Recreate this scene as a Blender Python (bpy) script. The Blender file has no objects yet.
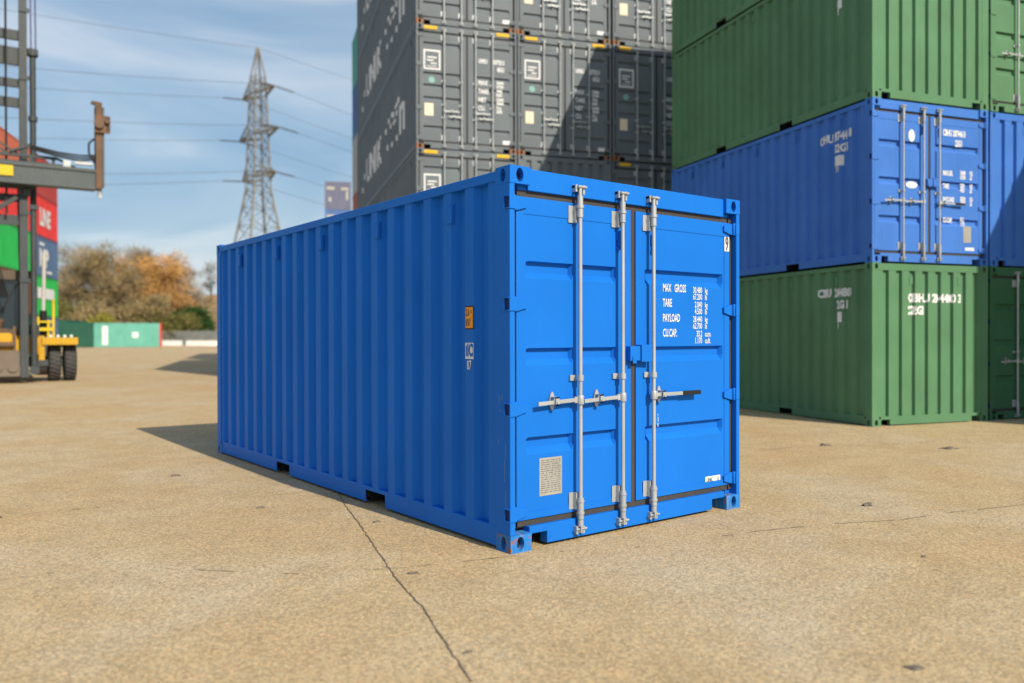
import bpy, bmesh, math, random
from mathutils import Vector, Matrix, noise as mnoise
R_ = math.radians
SC = bpy.context.scene
COL = SC.collection
random.seed(7)

# ------------------------------------------------------------------ camera
YAW, PIT, ROL, FPX = .6531, -.0063, -.0021, 818.2
CAMP = Vector((-3.2904, -4.3192, 1.4504))
cd = bpy.data.cameras.new('camera'); cam = bpy.data.objects.new('camera', cd); COL.objects.link(cam)
SC.camera = cam
_f = Vector((math.sin(YAW)*math.cos(PIT), math.cos(YAW)*math.cos(PIT), math.sin(PIT)))
_r = _f.cross(Vector((0, 0, 1))).normalized(); _u = _r.cross(_f)
_r2 = _r*math.cos(ROL)+_u*math.sin(ROL); _u2 = -_r*math.sin(ROL)+_u*math.cos(ROL)
M = Matrix((_r2, _u2, -_f)).transposed().to_4x4(); M.translation = CAMP
cam.matrix_world = M
cd.sensor_width = 36; cd.lens = 36*FPX/1024; cd.clip_start = .05; cd.clip_end = 6000
cd.dof.use_dof = True; cd.dof.focus_distance = 6.5; cd.dof.aperture_fstop = (cd.lens/1000)/.030
# ------------------------------------------------------------------ light
SUN_AZ, SUN_EL = R_(3.0), R_(36.5)      # azimuth measured from -Y towards +X
S = Vector((math.sin(SUN_AZ)*math.cos(SUN_EL), -math.cos(SUN_AZ)*math.cos(SUN_EL), math.sin(SUN_EL)))
sl = bpy.data.lights.new('sun', 'SUN'); sun = bpy.data.objects.new('sun', sl); COL.objects.link(sun)
sl.energy = 4.15; sl.angle = R_(.5); sl.color = (1, .88, .72)
sun.rotation_euler = (-S).to_track_quat('-Z', 'Y').to_euler()
W = bpy.data.worlds.new('World'); SC.world = W; W.use_nodes = True
nt = W.node_tree; nt.nodes.clear()
def N(nt, t, **k):
    n = nt.nodes.new(t)
    for a, b in k.items():
        if a in n.inputs.keys() if isinstance(a, str) else False: n.inputs[a].default_value = b
        else: setattr(n, a, b)
    return n
sky = N(nt, 'ShaderNodeTexSky', sky_type='NISHITA', sun_disc=False, sun_elevation=SUN_EL, sun_rotation=math.pi-SUN_AZ,
        air_density=1.0, dust_density=1.2, ozone_density=1.2, altitude=0)
bg = N(nt, 'ShaderNodeBackground'); bg.inputs[1].default_value = .122
tc = N(nt, 'ShaderNodeTexCoord'); mp = N(nt, 'ShaderNodeMapping'); L = nt.links.new
mp.inputs['Rotation'].default_value = (R_(4), R_(-5), R_(38)); mp.inputs['Scale'].default_value = (1.1, 1.5, 5.6)
n1 = N(nt, 'ShaderNodeTexNoise'); n1.inputs['Scale'].default_value = 1.5; n1.inputs['Detail'].default_value = 5; n1.inputs['Roughness'].default_value = .5; n1.inputs['Distortion'].default_value = .7
L(tc.outputs['Generated'], mp.inputs[0]); L(mp.outputs[0], n1.inputs[0])
# thin high veil, denser towards the horizon, with brighter and greyer streaks in it
sep = N(nt, 'ShaderNodeSeparateXYZ'); L(tc.outputs['Generated'], sep.inputs[0])
hz = N(nt, 'ShaderNodeMapRange'); hz.inputs[1].default_value = 0; hz.inputs[2].default_value = .75; hz.inputs[3].default_value = .90; hz.inputs[4].default_value = .25
L(sep.outputs[2], hz.inputs[0])
cr = N(nt, 'ShaderNodeValToRGB'); e = cr.color_ramp.elements
e[0].position = .37; e[0].color = (1.7, 2.7, 3.75, 1); e[1].position = .60; e[1].color = (4.3, 4.75, 5.1, 1)
q = e.new(.50); q.color = (2.55, 3.45, 4.25, 1)
L(n1.outputs[0], cr.inputs[0])
mx = N(nt, 'ShaderNodeMixRGB'); L(hz.outputs[0], mx.inputs[0]); L(sky.outputs[0], mx.inputs[1]); L(cr.outputs[0], mx.inputs[2])
L(mx.outputs[0], bg.inputs[0])
L(bg.outputs[0], N(nt, 'ShaderNodeOutputWorld').inputs[0])
SC.view_settings.view_transform = 'Standard'; SC.view_settings.look = 'None'
SC.view_settings.exposure = 0.35; SC.view_settings.gamma = 1
SC.render.engine = 'CYCLES'

# ------------------------------------------------------------------ materials
MATS = {}
def nm(name):
    m = bpy.data.materials.new(name); m.use_nodes = True
    return m, m.node_tree, m.node_tree.nodes['Principled BSDF']
def paint(name, col, rough=.42, var=.10, dirt=.25, rust=0, metal=0, dirtcol=(.20, .16, .11), scale=1.0, spec=.28):
    """weathered paint: broad tone variation, vertical streaks, specks, optional rust; low = wear near the bottom of the object"""
    if name in MATS: return MATS[name]
    m, nt, b = nm(name); L = nt.links.new
    tc = N(nt, 'ShaderNodeTexCoord')
    a = N(nt, 'ShaderNodeTexNoise'); a.inputs['Scale'].default_value = 1.3*scale; a.inputs['Detail'].default_value = 5
    mp = N(nt, 'ShaderNodeMapping'); mp.inputs['Scale'].default_value = (9*scale, 9*scale, .9*scale)
    s = N(nt, 'ShaderNodeTexNoise'); s.inputs['Scale'].default_value = 2.2; s.inputs['Detail'].default_value = 6; s.inputs['Roughness'].default_value = .65
    L(tc.outputs['Object'], a.inputs[0]); L(tc.outputs['Object'], mp.inputs[0]); L(mp.outputs[0], s.inputs[0])
    r1 = N(nt, 'ShaderNodeMapRange'); r1.inputs[1].default_value = .3; r1.inputs[2].default_value = .7
    r1.inputs[3].default_value = 1-var; r1.inputs[4].default_value = 1+var; L(a.outputs[0], r1.inputs[0])
    mul = N(nt, 'ShaderNodeVectorMath', operation='SCALE'); mul.inputs[0].default_value = col[:3]; L(r1.outputs[0], mul.inputs['Scale'])
    r2 = N(nt, 'ShaderNodeMapRange'); r2.inputs[1].default_value = .52; r2.inputs[2].default_value = .80
    r2.inputs[3].default_value = 0; r2.inputs[4].default_value = dirt; L(s.outputs[0], r2.inputs[0])
    mix = N(nt, 'ShaderNodeMixRGB'); mix.inputs[2].default_value = (*dirtcol, 1)
    L(r2.outputs[0], mix.inputs[0]); L(mul.outputs[0], mix.inputs[1])
    out = mix.outputs[0]
    if rust > 0:
        rn = N(nt, 'ShaderNodeTexNoise'); rn.inputs['Scale'].default_value = 9*scale; rn.inputs['Detail'].default_value = 7; rn.inputs['Roughness'].default_value = .7
        L(tc.outputs['Object'], rn.inputs[0])
        rr = N(nt, 'ShaderNodeMapRange'); rr.inputs[1].default_value = .68-rust*.3; rr.inputs[2].default_value = .74-rust*.3
        L(rn.outputs[0], rr.inputs[0])
        rm = N(nt, 'ShaderNodeMixRGB'); rm.inputs[2].default_value = (.30, .105, .03, 1)
        L(rr.outputs[0], rm.inputs[0]); L(out, rm.inputs[1]); out = rm.outputs[0]
    L(out, b.inputs['Base Color'])
    rg = N(nt, 'ShaderNodeMapRange'); rg.inputs[3].default_value = rough-.07; rg.inputs[4].default_value = rough+.12
    L(s.outputs[0], rg.inputs[0]); L(rg.outputs[0], b.inputs['Roughness'])
    b.inputs['Metallic'].default_value = metal
    if not metal: b.inputs['Specular IOR Level'].default_value = spec
    bp = N(nt, 'ShaderNodeBump'); bp.inputs['Strength'].default_value = .06; bp.inputs['Distance'].default_value = .02
    L(a.outputs[0], bp.inputs['Height']); L(bp.outputs[0], b.inputs['Normal'])
    MATS[name] = m; return m
def plain(name, col, rough=.6, metal=0):
    return paint(name, col, rough, .05, .06, 0, metal)

blue_side = paint('blue_paint', (.010, .152, .59), .38, .06, .05, spec=.09, dirtcol=(.05, .2, .5))
blue_worn = paint('blue_paint_rusty', (.02, .18, .52), .5, .1, .85, .40, scale=1.6, spec=.1, dirtcol=(.42, .36, .28))
seal = paint('rubber_seal', (.052, .048, .046), .7, .1, .3, dirtcol=(.12, .10, .08))
zinc = paint('zinc', (.42, .45, .46), .45, .10, .35, 0, .35, dirtcol=(.34, .32, .29), scale=3)
white = plain('white_lettering', (.72, .74, .74), .6)
black = plain('black_rubber', (.015, .015, .016), .6)
dark = plain('hollow_shade_and_chain', (.02, .022, .025), .9)  # near black painted in for shade inside hollows; also colours the lift chain
amber = plain('amber_sticker', (.85, .33, .015), .5)
platem = paint('data_plate', (.42, .42, .38), .4, .08, .35, 0, .3, dirtcol=(.2, .2, .2), scale=6)
ink = plain('ink', (.10, .10, .11), .6)
navyd = plain('recess_shade_navy', (.003, .022, .13), .7)  # navy stands for the shade of a recess at the left hinges
woodfloor = plain('container_floor', (.10, .08, .06), .8)

# ------------------------------------------------------------------ mesh builder
class MB:
    def __init__(s): s.v = []; s.f = []; s.m = []; s.sm = []
    def add(s, vs, fs, mi=0, sm=False):
        o = len(s.v); s.v += [tuple(v) for v in vs]; s.f += [tuple(i+o for i in f) for f in fs]
        s.m += [mi]*len(fs); s.sm += [sm]*len(fs)
    def box(s, x0, x1, y0, y1, z0, z1, mi=0):
        s.add([(x0, y0, z0), (x1, y0, z0), (x1, y1, z0), (x0, y1, z0), (x0, y0, z1), (x1, y0, z1), (x1, y1, z1), (x0, y1, z1)],
              [(0, 3, 2, 1), (4, 5, 6, 7), (0, 1, 5, 4), (1, 2, 6, 5), (2, 3, 7, 6), (3, 0, 4, 7)], mi)
    def quad(s, a, b, c, d, mi=0): s.add([a, b, c, d], [(0, 1, 2, 3)], mi)
    def tube(s, a, b, r, n=10, mi=0, r2=None, cap=True, sm=True):
        a = Vector(a); b = Vector(b); d = b-a
        if d.length < 1e-6: return
        r2 = r if r2 is None else r2
        q = d.to_track_quat('Z', 'Y'); vs = []
        for i in range(n):
            t = 2*math.pi*i/n; e = q @ Vector((math.cos(t), math.sin(t), 0)); vs += [a+e*r, b+e*r2]
        s.add(vs, [(2*i, 2*((i+1) % n), 2*((i+1) % n)+1, 2*i+1) for i in range(n)], mi, sm)
        if cap: s.add(vs, [tuple(2*i for i in reversed(range(n))), tuple(2*i+1 for i in range(n))], mi)
    def path(s, pts, r, n=6, mi=0):
        for a, b in zip(pts[:-1], pts[1:]): s.tube(a, b, r, n, mi, cap=True)
    def beam(s, a, b, w, h=None, mi=0):
        """square bar between two points"""
        a = Vector(a); b = Vector(b); h = h or w; d = (b-a).normalized()
        up = Vector((0, 0, 1)) if abs(d.z) < .9 else Vector((0, 1, 0))
        x = d.cross(up).normalized()*w/2; y = x.normalized().cross(d)*h/2
        vs = [a-x-y, a+x-y, a+x+y, a-x+y, b-x-y, b+x-y, b+x+y, b-x+y]
        s.add(vs, [(0, 1, 2, 3), (7, 6, 5, 4), (0, 4, 5, 1), (1, 5, 6, 2), (2, 6, 7, 3), (3, 7, 4, 0)], mi)
    def prism(s, pts, axis, a, b, mi=0):
        """closed 2-D outline extruded along an axis ('x': pts=(y,z); 'y': pts=(x,z); 'z': pts=(x,y))"""
        def P(p, t): return {'x': (t, p[0], p[1]), 'y': (p[0], t, p[1]), 'z': (p[0], p[1], t)}[axis]
        n = len(pts); s.add([P(p, a) for p in pts]+[P(p, b) for p in pts],
            [tuple(reversed(range(n))), tuple(range(n, 2*n))]+[(i, (i+1) % n, n+(i+1) % n, n+i) for i in range(n)], mi)
    def build(s, name, mats, parent=None, bevel=0, tri=False, off=None):
        if not isinstance(mats, (list, tuple)): mats = [mats]
        me = bpy.data.meshes.new(name)
        vs = s.v if off is None else [(v[0]-off[0], v[1]-off[1], v[2]-off[2]) for v in s.v]
        me.from_pydata(vs, [], s.f)
        for m in mats: me.materials.append(m)
        me.polygons.foreach_set('material_index', s.m); me.polygons.foreach_set('use_smooth', s.sm)
        bm = bmesh.new(); bm.from_mesh(me)
        if bevel: bmesh.ops.remove_doubles(bm, verts=bm.verts, dist=1e-5)
        if not tri: bmesh.ops.recalc_face_normals(bm, faces=bm.faces)
        if bevel:
            es = [e for e in bm.edges if len(e.link_faces) == 2 and e.calc_face_angle(0) > .6]
            bmesh.ops.bevel(bm, geom=es, offset=bevel, segments=2, affect='EDGES', profile=.5, clamp_overlap=True)
        bm.to_mesh(me); bm.free()
        o = bpy.data.objects.new(name, me); COL.objects.link(o); o.parent = parent
        return o
def tag(o, label=None, cat=None, group=None, kind=None):
    if label: o['label'] = label
    if cat: o['category'] = cat
    if group: o['group'] = group
    if kind: o['kind'] = kind
    return o
def empty(name, loc=(0, 0, 0), rz=0):
    o = bpy.data.objects.new(name, None); COL.objects.link(o); o.location = loc; o.rotation_euler = (0, 0, rz); o.empty_display_size = .2
    return o
def copy_tree(o, parent=None):
    c = o.copy(); COL.objects.link(c); c.parent = parent
    for ch in [x for x in list(COL.objects) if x.parent == o]: copy_tree(ch, c)
    return c

# ------------------------------------------------------------------ lettering
_fc = {}
def glyphs(txt, size, bold=.012):
    k = (txt, size, bold)
    if k in _fc: return _fc[k]
    cu = bpy.data.curves.new('t', 'FONT'); cu.body = txt; cu.size = size; cu.offset = bold*size; cu.resolution_u = 2
    o = bpy.data.objects.new('t', cu); COL.objects.link(o)
    dg = bpy.context.evaluated_depsgraph_get(); me = bpy.data.meshes.new_from_object(o.evaluated_get(dg))
    vs = [tuple(v.co) for v in me.vertices]; fs = [tuple(p.vertices) for p in me.polygons]
    bpy.data.objects.remove(o); bpy.data.meshes.remove(me); _fc[k] = (vs, fs); return vs, fs
def profile_cuts(prof, a, b):
    """breakpoints of a corrugation between a and b"""
    return [t for t in prof[0] if a < t < b]
def prof_at(prof, t):
    X, D = prof
    if t <= X[0]: return D[0]
    for i in range(len(X)-1):
        if X[i] <= t <= X[i+1]:
            w = X[i+1]-X[i]; return D[i]+(D[i+1]-D[i])*((t-X[i])/w if w > 1e-9 else 0)
    return D[-1]
def sheet(parent, mat, vs, fs, face, org, conv, prof=None, eps=.004, name='lettering', sx=1, base=0.0):
    """flat marks (vs in u,v) laid on a face; face 'front' looks to -y, 'left' looks to -x; prof = corrugation followed"""
    bm = bmesh.new(); bv = [bm.verts.new((v[0]*sx, v[1], 0)) for v in vs]
    for f in fs:
        try: bm.faces.new([bv[i] for i in f])
        except ValueError: pass
    def along(u): return org[0]+u if face == 'front' else org[0]-u
    if prof:
        us = [v.co.x for v in bm.verts]; ca, cb = sorted((along(min(us)), along(max(us))))
        for c in profile_cuts(prof, ca, cb):
            u = c-org[0] if face == 'front' else org[0]-c
            bmesh.ops.bisect_plane(bm, geom=bm.verts[:]+bm.edges[:]+bm.faces[:], plane_co=(u, 0, 0), plane_no=(1, 0, 0))
    for v in bm.verts:
        t = along(v.co.x); d = base+(prof_at(prof, t) if prof else 0)-eps
        z = org[1]+v.co.y
        p = (t, d, z) if face == 'front' else (d, t, z)
        v.co = conv(p)
    me = bpy.data.meshes.new(name); bm.to_mesh(me); bm.free(); me.materials.append(mat)
    o = bpy.data.objects.new(name, me); COL.objects.link(o); o.parent = parent; return o
def rects(rs):
    vs = []; fs = []
    for (x0, y0, x1, y1) in rs:
        o = len(vs); vs += [(x0, y0), (x1, y0), (x1, y1), (x0, y1)]; fs.append((o, o+1, o+2, o+3))
    return vs, fs
def disc(cx, cy, rx, ry, n=20):
    return [(cx+rx*math.cos(2*math.pi*i/n), cy+ry*math.sin(2*math.pi*i/n)) for i in range(n)], [tuple(range(n))]
def merge(*gs):
    vs = []; fs = []
    for v, f in gs:
        o = len(vs); vs += list(v); fs += [tuple(i+o for i in q) for q in f]
    return vs, fs
def shift(g, dx, dy, sx=1, sy=1): return [(v[0]*sx+dx, v[1]*sy+dy) for v in g[0]], g[1]
def text(t, size, dx=0, dy=0, sx=.7, bold=.012): return shift(glyphs(t, size, bold+.012), dx, dy, sx, 1.22)

# ------------------------------------------------------------------ shipping container
Wd = 2.438
def corr(a, b, pitch, depth, of, sl):
    """corrugation profile: list of positions and inward depths between a and b"""
    n = max(1, round((b-a)/pitch)); p = (b-a)/n; X = [a]; D = [0.0]
    for i in range(n):
        s = a+i*p; X += [s+of/2, s+of/2+sl, s+p-of/2-sl, s+p-of/2]; D += [0, depth, depth, 0]
    X.append(b); D.append(0.0); return X, D
def casting(mb, cx, cy, cz, dx, dy, dz):
    """ISO corner fitting with real oval apertures; (cx,cy,cz) outer corner, d* = inward signs"""
    w, d, h = .178, .162, .118
    def ring(o, u, v, n, su, sv, ru, rv, cu, cv):
        o = Vector(o); u = Vector(u); v = Vector(v); n = Vector(n); K = 20; vs = []
        for i in range(K):
            t = 2*math.pi*(i+.5)/K; c, s_ = math.cos(t), math.sin(t)
            k = 1/max(abs(c)/1, abs(s_)/1)
            pu = (c*k)*.5+.5; pv = (s_*k)*.5+.5
            # snap near-corner samples to the corners
            if abs(abs(c)-abs(s_)) < .25: pu = round(pu); pv = round(pv)
            vs.append(o+u*(pu*su)+v*(pv*sv))
            q = o+u*(cu+c*ru)+v*(cv+s_*rv); vs.append(q); vs.append(q+n*.05)
        fs = []
        for i in range(K):
            j = (i+1) % K; fs += [(3*i, 3*j, 3*j+1, 3*i+1), (3*i+1, 3*j+1, 3*j+2, 3*i+2)]
        mb.add(vs, fs, 0); mb.add([vs[3*i+2] for i in range(K)], [tuple(range(K))], 1)  # dark cap paints the shade inside the hollow fitting
    x1, y1, z1 = cx+dx*w, cy+dy*d, cz+dz*h
    ring((cx, cy, cz), (dx, 0, 0), (0, 0, dz), (0, dy, 0), w, h, .031, .047, w*.47, h*.5)
    ring((cx, cy, cz), (0, dy, 0), (0, 0, dz), (dx, 0, 0), d, h, .028, .046, d*.5, h*.5)
    ring((cx, cy, cz), (dx, 0, 0), (0, dy, 0), (0, 0, dz), w, d, .062, .03, w*.5, d*.5)
    mb.quad((x1, cy, cz), (x1, y1, cz), (x1, y1, z1), (x1, cy, z1)); mb.quad((cx, y1, cz), (x1, y1, cz), (x1, y1, z1), (cx, y1, z1))
    mb.quad((cx, cy, z1), (x1, cy, z1), (x1, y1, z1), (cx, y1, z1))
def heightfield(mb, xs, fx, zs, fz, y0, depth, mi=0):
    n = len(xs); vs = [(x, y0+depth*a*b, z) for z, b in zip(zs, fz) for x, a in zip(xs, fx)]
    mb.add(vs, [(j*n+i, j*n+i+1, (j+1)*n+i+1, (j+1)*n+i) for j in range(len(zs)-1) for i in range(n-1)], mi)
SIDEP = {}
def container(name, paintm, Lh=6.058, Hh=2.591, kind='three', fine=False, wornm=None, pockets=True, gasket=True, boltyellow=None, rodm=None):
    """doors at y=0 (facing -y), blind end at y=Lh; near left bottom corner is the origin of the build frame.
       root sits at the base centre."""
    root = empty(name); off = (Wd/2, Lh/2, 0)
    P = paintm; wm = wornm or P; bv = .004 if fine else 0; rodm = rodm or zinc
    H = Hh; YD = .045
    # corner posts
    for (sx, sy) in ((0, 0), (1, 0), (0, 1), (1, 1)):
        m = MB(); x0 = 0 if sx == 0 else Wd
        dx = 1 if sx == 0 else -1
        if sy == 0:
            pts = [(x0, .0), (x0+dx*.042, .0), (x0+dx*.042, .075), (x0+dx*.10, .075), (x0+dx*.10, .165), (x0, .165)]
        else:
            pts = [(x0, Lh), (x0+dx*.14, Lh), (x0+dx*.14, Lh-.04), (x0+dx*.04, Lh-.13), (x0, Lh-.13)]
        m.prism([(a, b+.003 if sy == 0 else b-.003) for a, b in pts], 'z', .118, H-.118)
        m.build('corner_post', P, root, bv, off=off)
    for sx in (0, 1):
        for sy in (0, 1):
            for sz in (0, 1):
                m = MB(); casting(m, Wd*sx, Lh*sy, H*sz, 1-2*sx, 1-2*sy, 1-2*sz)
                m.build('corner_casting', [wm if sz == 0 else P, dark], root, off=off)
    # long sides: corrugated panels + rails
    ya, yb = .165, Lh-.13
    prof = corr(ya+.047, yb-.015, .2785, .052, .104, .048); prof[0][0] = ya; prof[0][-1] = yb
    for sx in (0, 1):
        m = MB(); X, D = prof; x0, s = (.012, 1) if sx == 0 else (Wd-.012, -1)
        z0, z1 = .155, H-.085
        vs = []
        for t, d in zip(X, D): vs += [(x0+s*d, t, z0), (x0+s*d, t, z1)]
        m.add(vs, [(2*i, 2*i+2, 2*i+3, 2*i+1) for i in range(len(X)-1)])
        # inner skin
        m.quad((x0+s*.05, ya, z0), (x0+s*.05, yb, z0), (x0+s*.05, yb, z1), (x0+s*.05, ya, z1))
        sp = m.build('side_panel', P, root, off=off)
        if fine or kind != 'far':
            n = len(X)
            for k in range(5):
                yc = .74+k*1.13*(Lh/6.058)
                v = MB(); xa, xb = (.0, .03) if sx == 0 else (Wd-.03, Wd-.0)
                v.prism([(xa if sx == 0 else xb, H-.31), (xa if sx == 0 else xb, H-.19), (xb if sx == 0 else xa, H-.165), (xb if sx == 0 else xa, H-.32)], 'y', yc-.032, yc+.032)
                v.build('vent_cover', P, sp, bv, off=off)
        m = MB()
        m.box(x0-s*.010, x0+s*.05, .162, Lh-.162, H-.085, H-.018)
        m.build('top_rail', P, root, bv, off=off)
        m = MB(); pk = [(1.74, 2.09), (Lh-2.28, Lh-1.93)] if pockets else []
        segs = []; y = .162
        for a, b in pk: segs.append((y, a)); y = b
        segs.append((y, Lh-.162))
        xo, xi = x0-s*.004, x0+s*.045
        for a, b in segs: m.prism([(xo, .022), (xo+s*.030, .022), (xo+s*.030, .030), (xo+s*.009, .030), (xo+s*.009, .14), (xi, .14), (xi, .158), (xo+s*.004, .158), (xo, .150)], 'y', a, b)
        for a, b in pk: m.prism([(xo, .125), (xi, .125), (xi, .158), (xo+s*.004, .158), (xo, .150)], 'y', a, b)
        # small lip on top of the rail
        m.build('bottom_rail', P, root, bv, off=off)
    for a, b in ([(1.74, 2.09), (Lh-2.28, Lh-1.93)] if pockets else []):
        m = MB(); m.box(.06, Wd-.06, a-.006, a-.001, .03, .13); m.box(.06, Wd-.06, b+.001, b+.006, .03, .13); m.box(.06, Wd-.06, a, b, .124, .13)
        m.build('fork_pocket', dark, root, off=off)  # tunnel walls coloured near black to stand for the shadow inside
    # roof and floor
    m = MB(); m.box(.055, Wd-.055, .08, Lh-.08, H-.045, H-.022); m.build('roof', P, root, off=off)
    m = MB(); m.box(.065, Wd-.065, .10, Lh-.10, .135, .16); 
    for k in range(int(Lh/.45)): 
        yy = .35+k*.45
        if all(not (a-.08 < yy < b+.05) for a, b in [(1.74, 2.09), (Lh-2.28, Lh-1.93)]): m.box(.06, Wd-.06, yy, yy+.04, .04, .134)
    m.build('floor', woodfloor, root, off=off)
    # blind end
    m = MB(); X, D = corr(.14, Wd-.14, .268, .048, .150, .020); ye = Lh-.006
    vs = []
    for t, d in zip(X, D): vs += [(t, ye-d, .15), (t, ye-d, H-.115)]
    m.add(vs, [(2*i, 2*i+2, 2*i+3, 2*i+1) for i in range(len(X)-1)])
    m.box(.06, Wd-.06, Lh-.075, Lh-.06, .14, H-.05)
    m.build('end_panel', P, root, off=off)
    m = MB(); m.box(.178, Wd-.178, Lh-.055, Lh-.002, H-.118, H-.01); m.build('end_header', P, root, bv, off=off)
    m = MB()
    m.prism([(.178, .155), (.178, .105), (.36, .105), (.36, .02), (Wd-.36, .02), (Wd-.36, .105), (Wd-.178, .105), (Wd-.178, .155)], 'y', Lh-.06, Lh-.002)
    m.build('end_sill', P, root, bv, off=off)
    for xx in (.60, 1.62):
        m = MB(); m.box(xx, xx+.07, Lh-.03, Lh+.0, H-.33, H-.2); m.build('vent_cover', P, root, bv, off=off)
    # door end: header, sill, seals
    m = MB(); m.box(.178, Wd-.178, .030, .10, H-.150, H-.004)
    m.box(.10, .178, .05, .10, H-.150, H-.118); m.box(Wd-.178, Wd-.10, .05, .10, H-.150, H-.118)
    m.build('door_header', P, root, bv, off=off)
    m = MB()
    m.prism([(.178, .155), (.178, .105), (.335, .105), (.335, .022), (Wd-.335, .022), (Wd-.335, .105), (Wd-.178, .105), (Wd-.178, .155)], 'y', .022, .10)
    m.build('door_sill', P, root, bv, off=off)
    ztop, zbot = H-.193, .200
    cx = 1.205 if kind == 'three' else 1.219
    m = MB(); yg = YD+.012
    m.box(.102, Wd-.102, yg, yg+.03, ztop+.001, H-.151); m.box(.102, Wd-.102, yg, yg+.03, .156, zbot-.001)
    m.box(.047, .085, yg, yg+.03, .156, H-.151); m.box(Wd-.085, Wd-.047, yg, yg+.03, .156, H-.151)
    m.box(cx-.026, cx+.026, yg, yg+.03, zbot, ztop)
    m.build('door_seal', seal, root, off=off)
    if kind == 'three': rods = [(.617, 0), (1.04, 0), (1.372, 1)]; ribs = [(1.905, .12), (1.31, .12), (.70, .12)]
    else: rods = [(.66, 0), (1.08, 0), (1.42, 1), (1.84, 1)]; k = H/2.896; ribs = [(2.45*k, .1), (1.75*k, .1), (1.47*k, .1), (1.18*k, .1), (.50*k, .1)]
    DR = []
    for side, (xa, xb) in enumerate(((.085, cx-.027), (cx+.027, Wd-.085))):
        m = MB()
        xr = [x for x, s_ in rods if s_ == side]
        lo, hi = xa+.085, xb-.085
        if kind == 'three':
            tr = [(lo, .605), (.668, 1.03)] if side == 0 else [(1.335, hi)]
        else:
            tr = [(lo, xr[0]-.035), (xr[0]+.035, xr[1]-.035)] if side == 0 else [(xr[0]+.035, xr[1]-.035), (xr[1]+.035, hi)]
        xs = [xa, lo-.006, lo-.004]; fx = [0, 0, 0]
        for a, b in tr:
            g = min(.022, (b-a)*.3); xs += [a, a+g, b-g, b]; fx += [0, 1, 1, 0]
        xs += [hi+.004, xb]; fx += [0, 0]
        zs = [zbot]; fz = [0]
        for zc, hh in sorted(ribs):
            zs += [zc-hh/2, zc-hh/2+.045, zc+hh/2-.008, zc+hh/2]; fz += [0, 1, 1, 0]
        zs.append(ztop); fz.append(0)
        heightfield(m, xs, fx, zs, fz, YD+.004, .040)
        # outer frame of the leaf stands 4 mm proud
        fr = .065
        m.box(xa, xb, YD, YD+.003, ztop-.115, ztop); m.box(xa, xb, YD, YD+.003, zbot, zbot+.05)
        m.box(xa, xa+fr, YD, YD+.003, zbot+.05, ztop-.115); m.box(xb-fr, xb, YD, YD+.003, zbot+.05, ztop-.115)
        # edges of the leaf
        m.box(xa, xb, YD+.0045, YD+.035, ztop-.004, ztop-.0005); m.box(xa, xa+.004, YD+.0045, YD+.035, zbot, ztop-.005); m.box(xb-.004, xb, YD+.0045, YD+.035, zbot, ztop-.005)
        m.box(xa+.006, xb-.006, .10, .105, zbot, ztop-.006)
        d = m.build('door', P, root, off=off); DR.append(d)
        # hinges
        for zh in (.255, .96, H-.925, H-.245):
            h = MB(); s_ = 1 if side == 0 else -1; e = 0 if side == 0 else Wd
            h.prism([(e+s_*.030, zh-.045), (e+s_*.085, zh-.045), (e+s_*.17, zh-.022), (e+s_*.17, zh+.022), (e+s_*.085, zh+.045), (e+s_*.030, zh+.045)], 'y', YD-.017, YD-.001)
            h.tube((e+s_*.052, YD-.022, zh-.05), (e+s_*.052, YD-.022, zh+.05), .015, 8)
            lg = .007 if side == 0 else -.004; h.box(min(e-s_*lg, e+s_*.05), max(e-s_*lg, e+s_*.05), -.005 if side == 0 else .0, .0028, zh-.045, zh+.045)
            for zz in ((zh-.045, zh+.038) if side == 0 else ()): h.box(-.012, -.0005, .003, .0528, zz, zz+.007)
            if side == 0:
                h.box(-.0022, -.0006, .008, .052, zh-.037, zh+.037, 1); h.box(-.012, -.0005, .053, .058, zh-.045, zh+.045)  # thin navy plate imitates a shaded recess by colour alone
            h.build('hinge', [P, navyd], d, .002 if fine else 0, off=off)
        # holdback latch
        h = MB(); xh = (xb-.155) if side == 0 else (xa+.165)
        h.box(xh, xh+.035, YD-.020, YD-.001, H-.43, H-.36); h.box(xh+.008, xh+.03, YD-.03, YD-.012, H-.49, H-.36)
        h.box(xh, xh+.035, YD-.020, YD-.001, H-.50, H-.475)
        h.build('holdback_latch', P, d, off=off)
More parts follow.
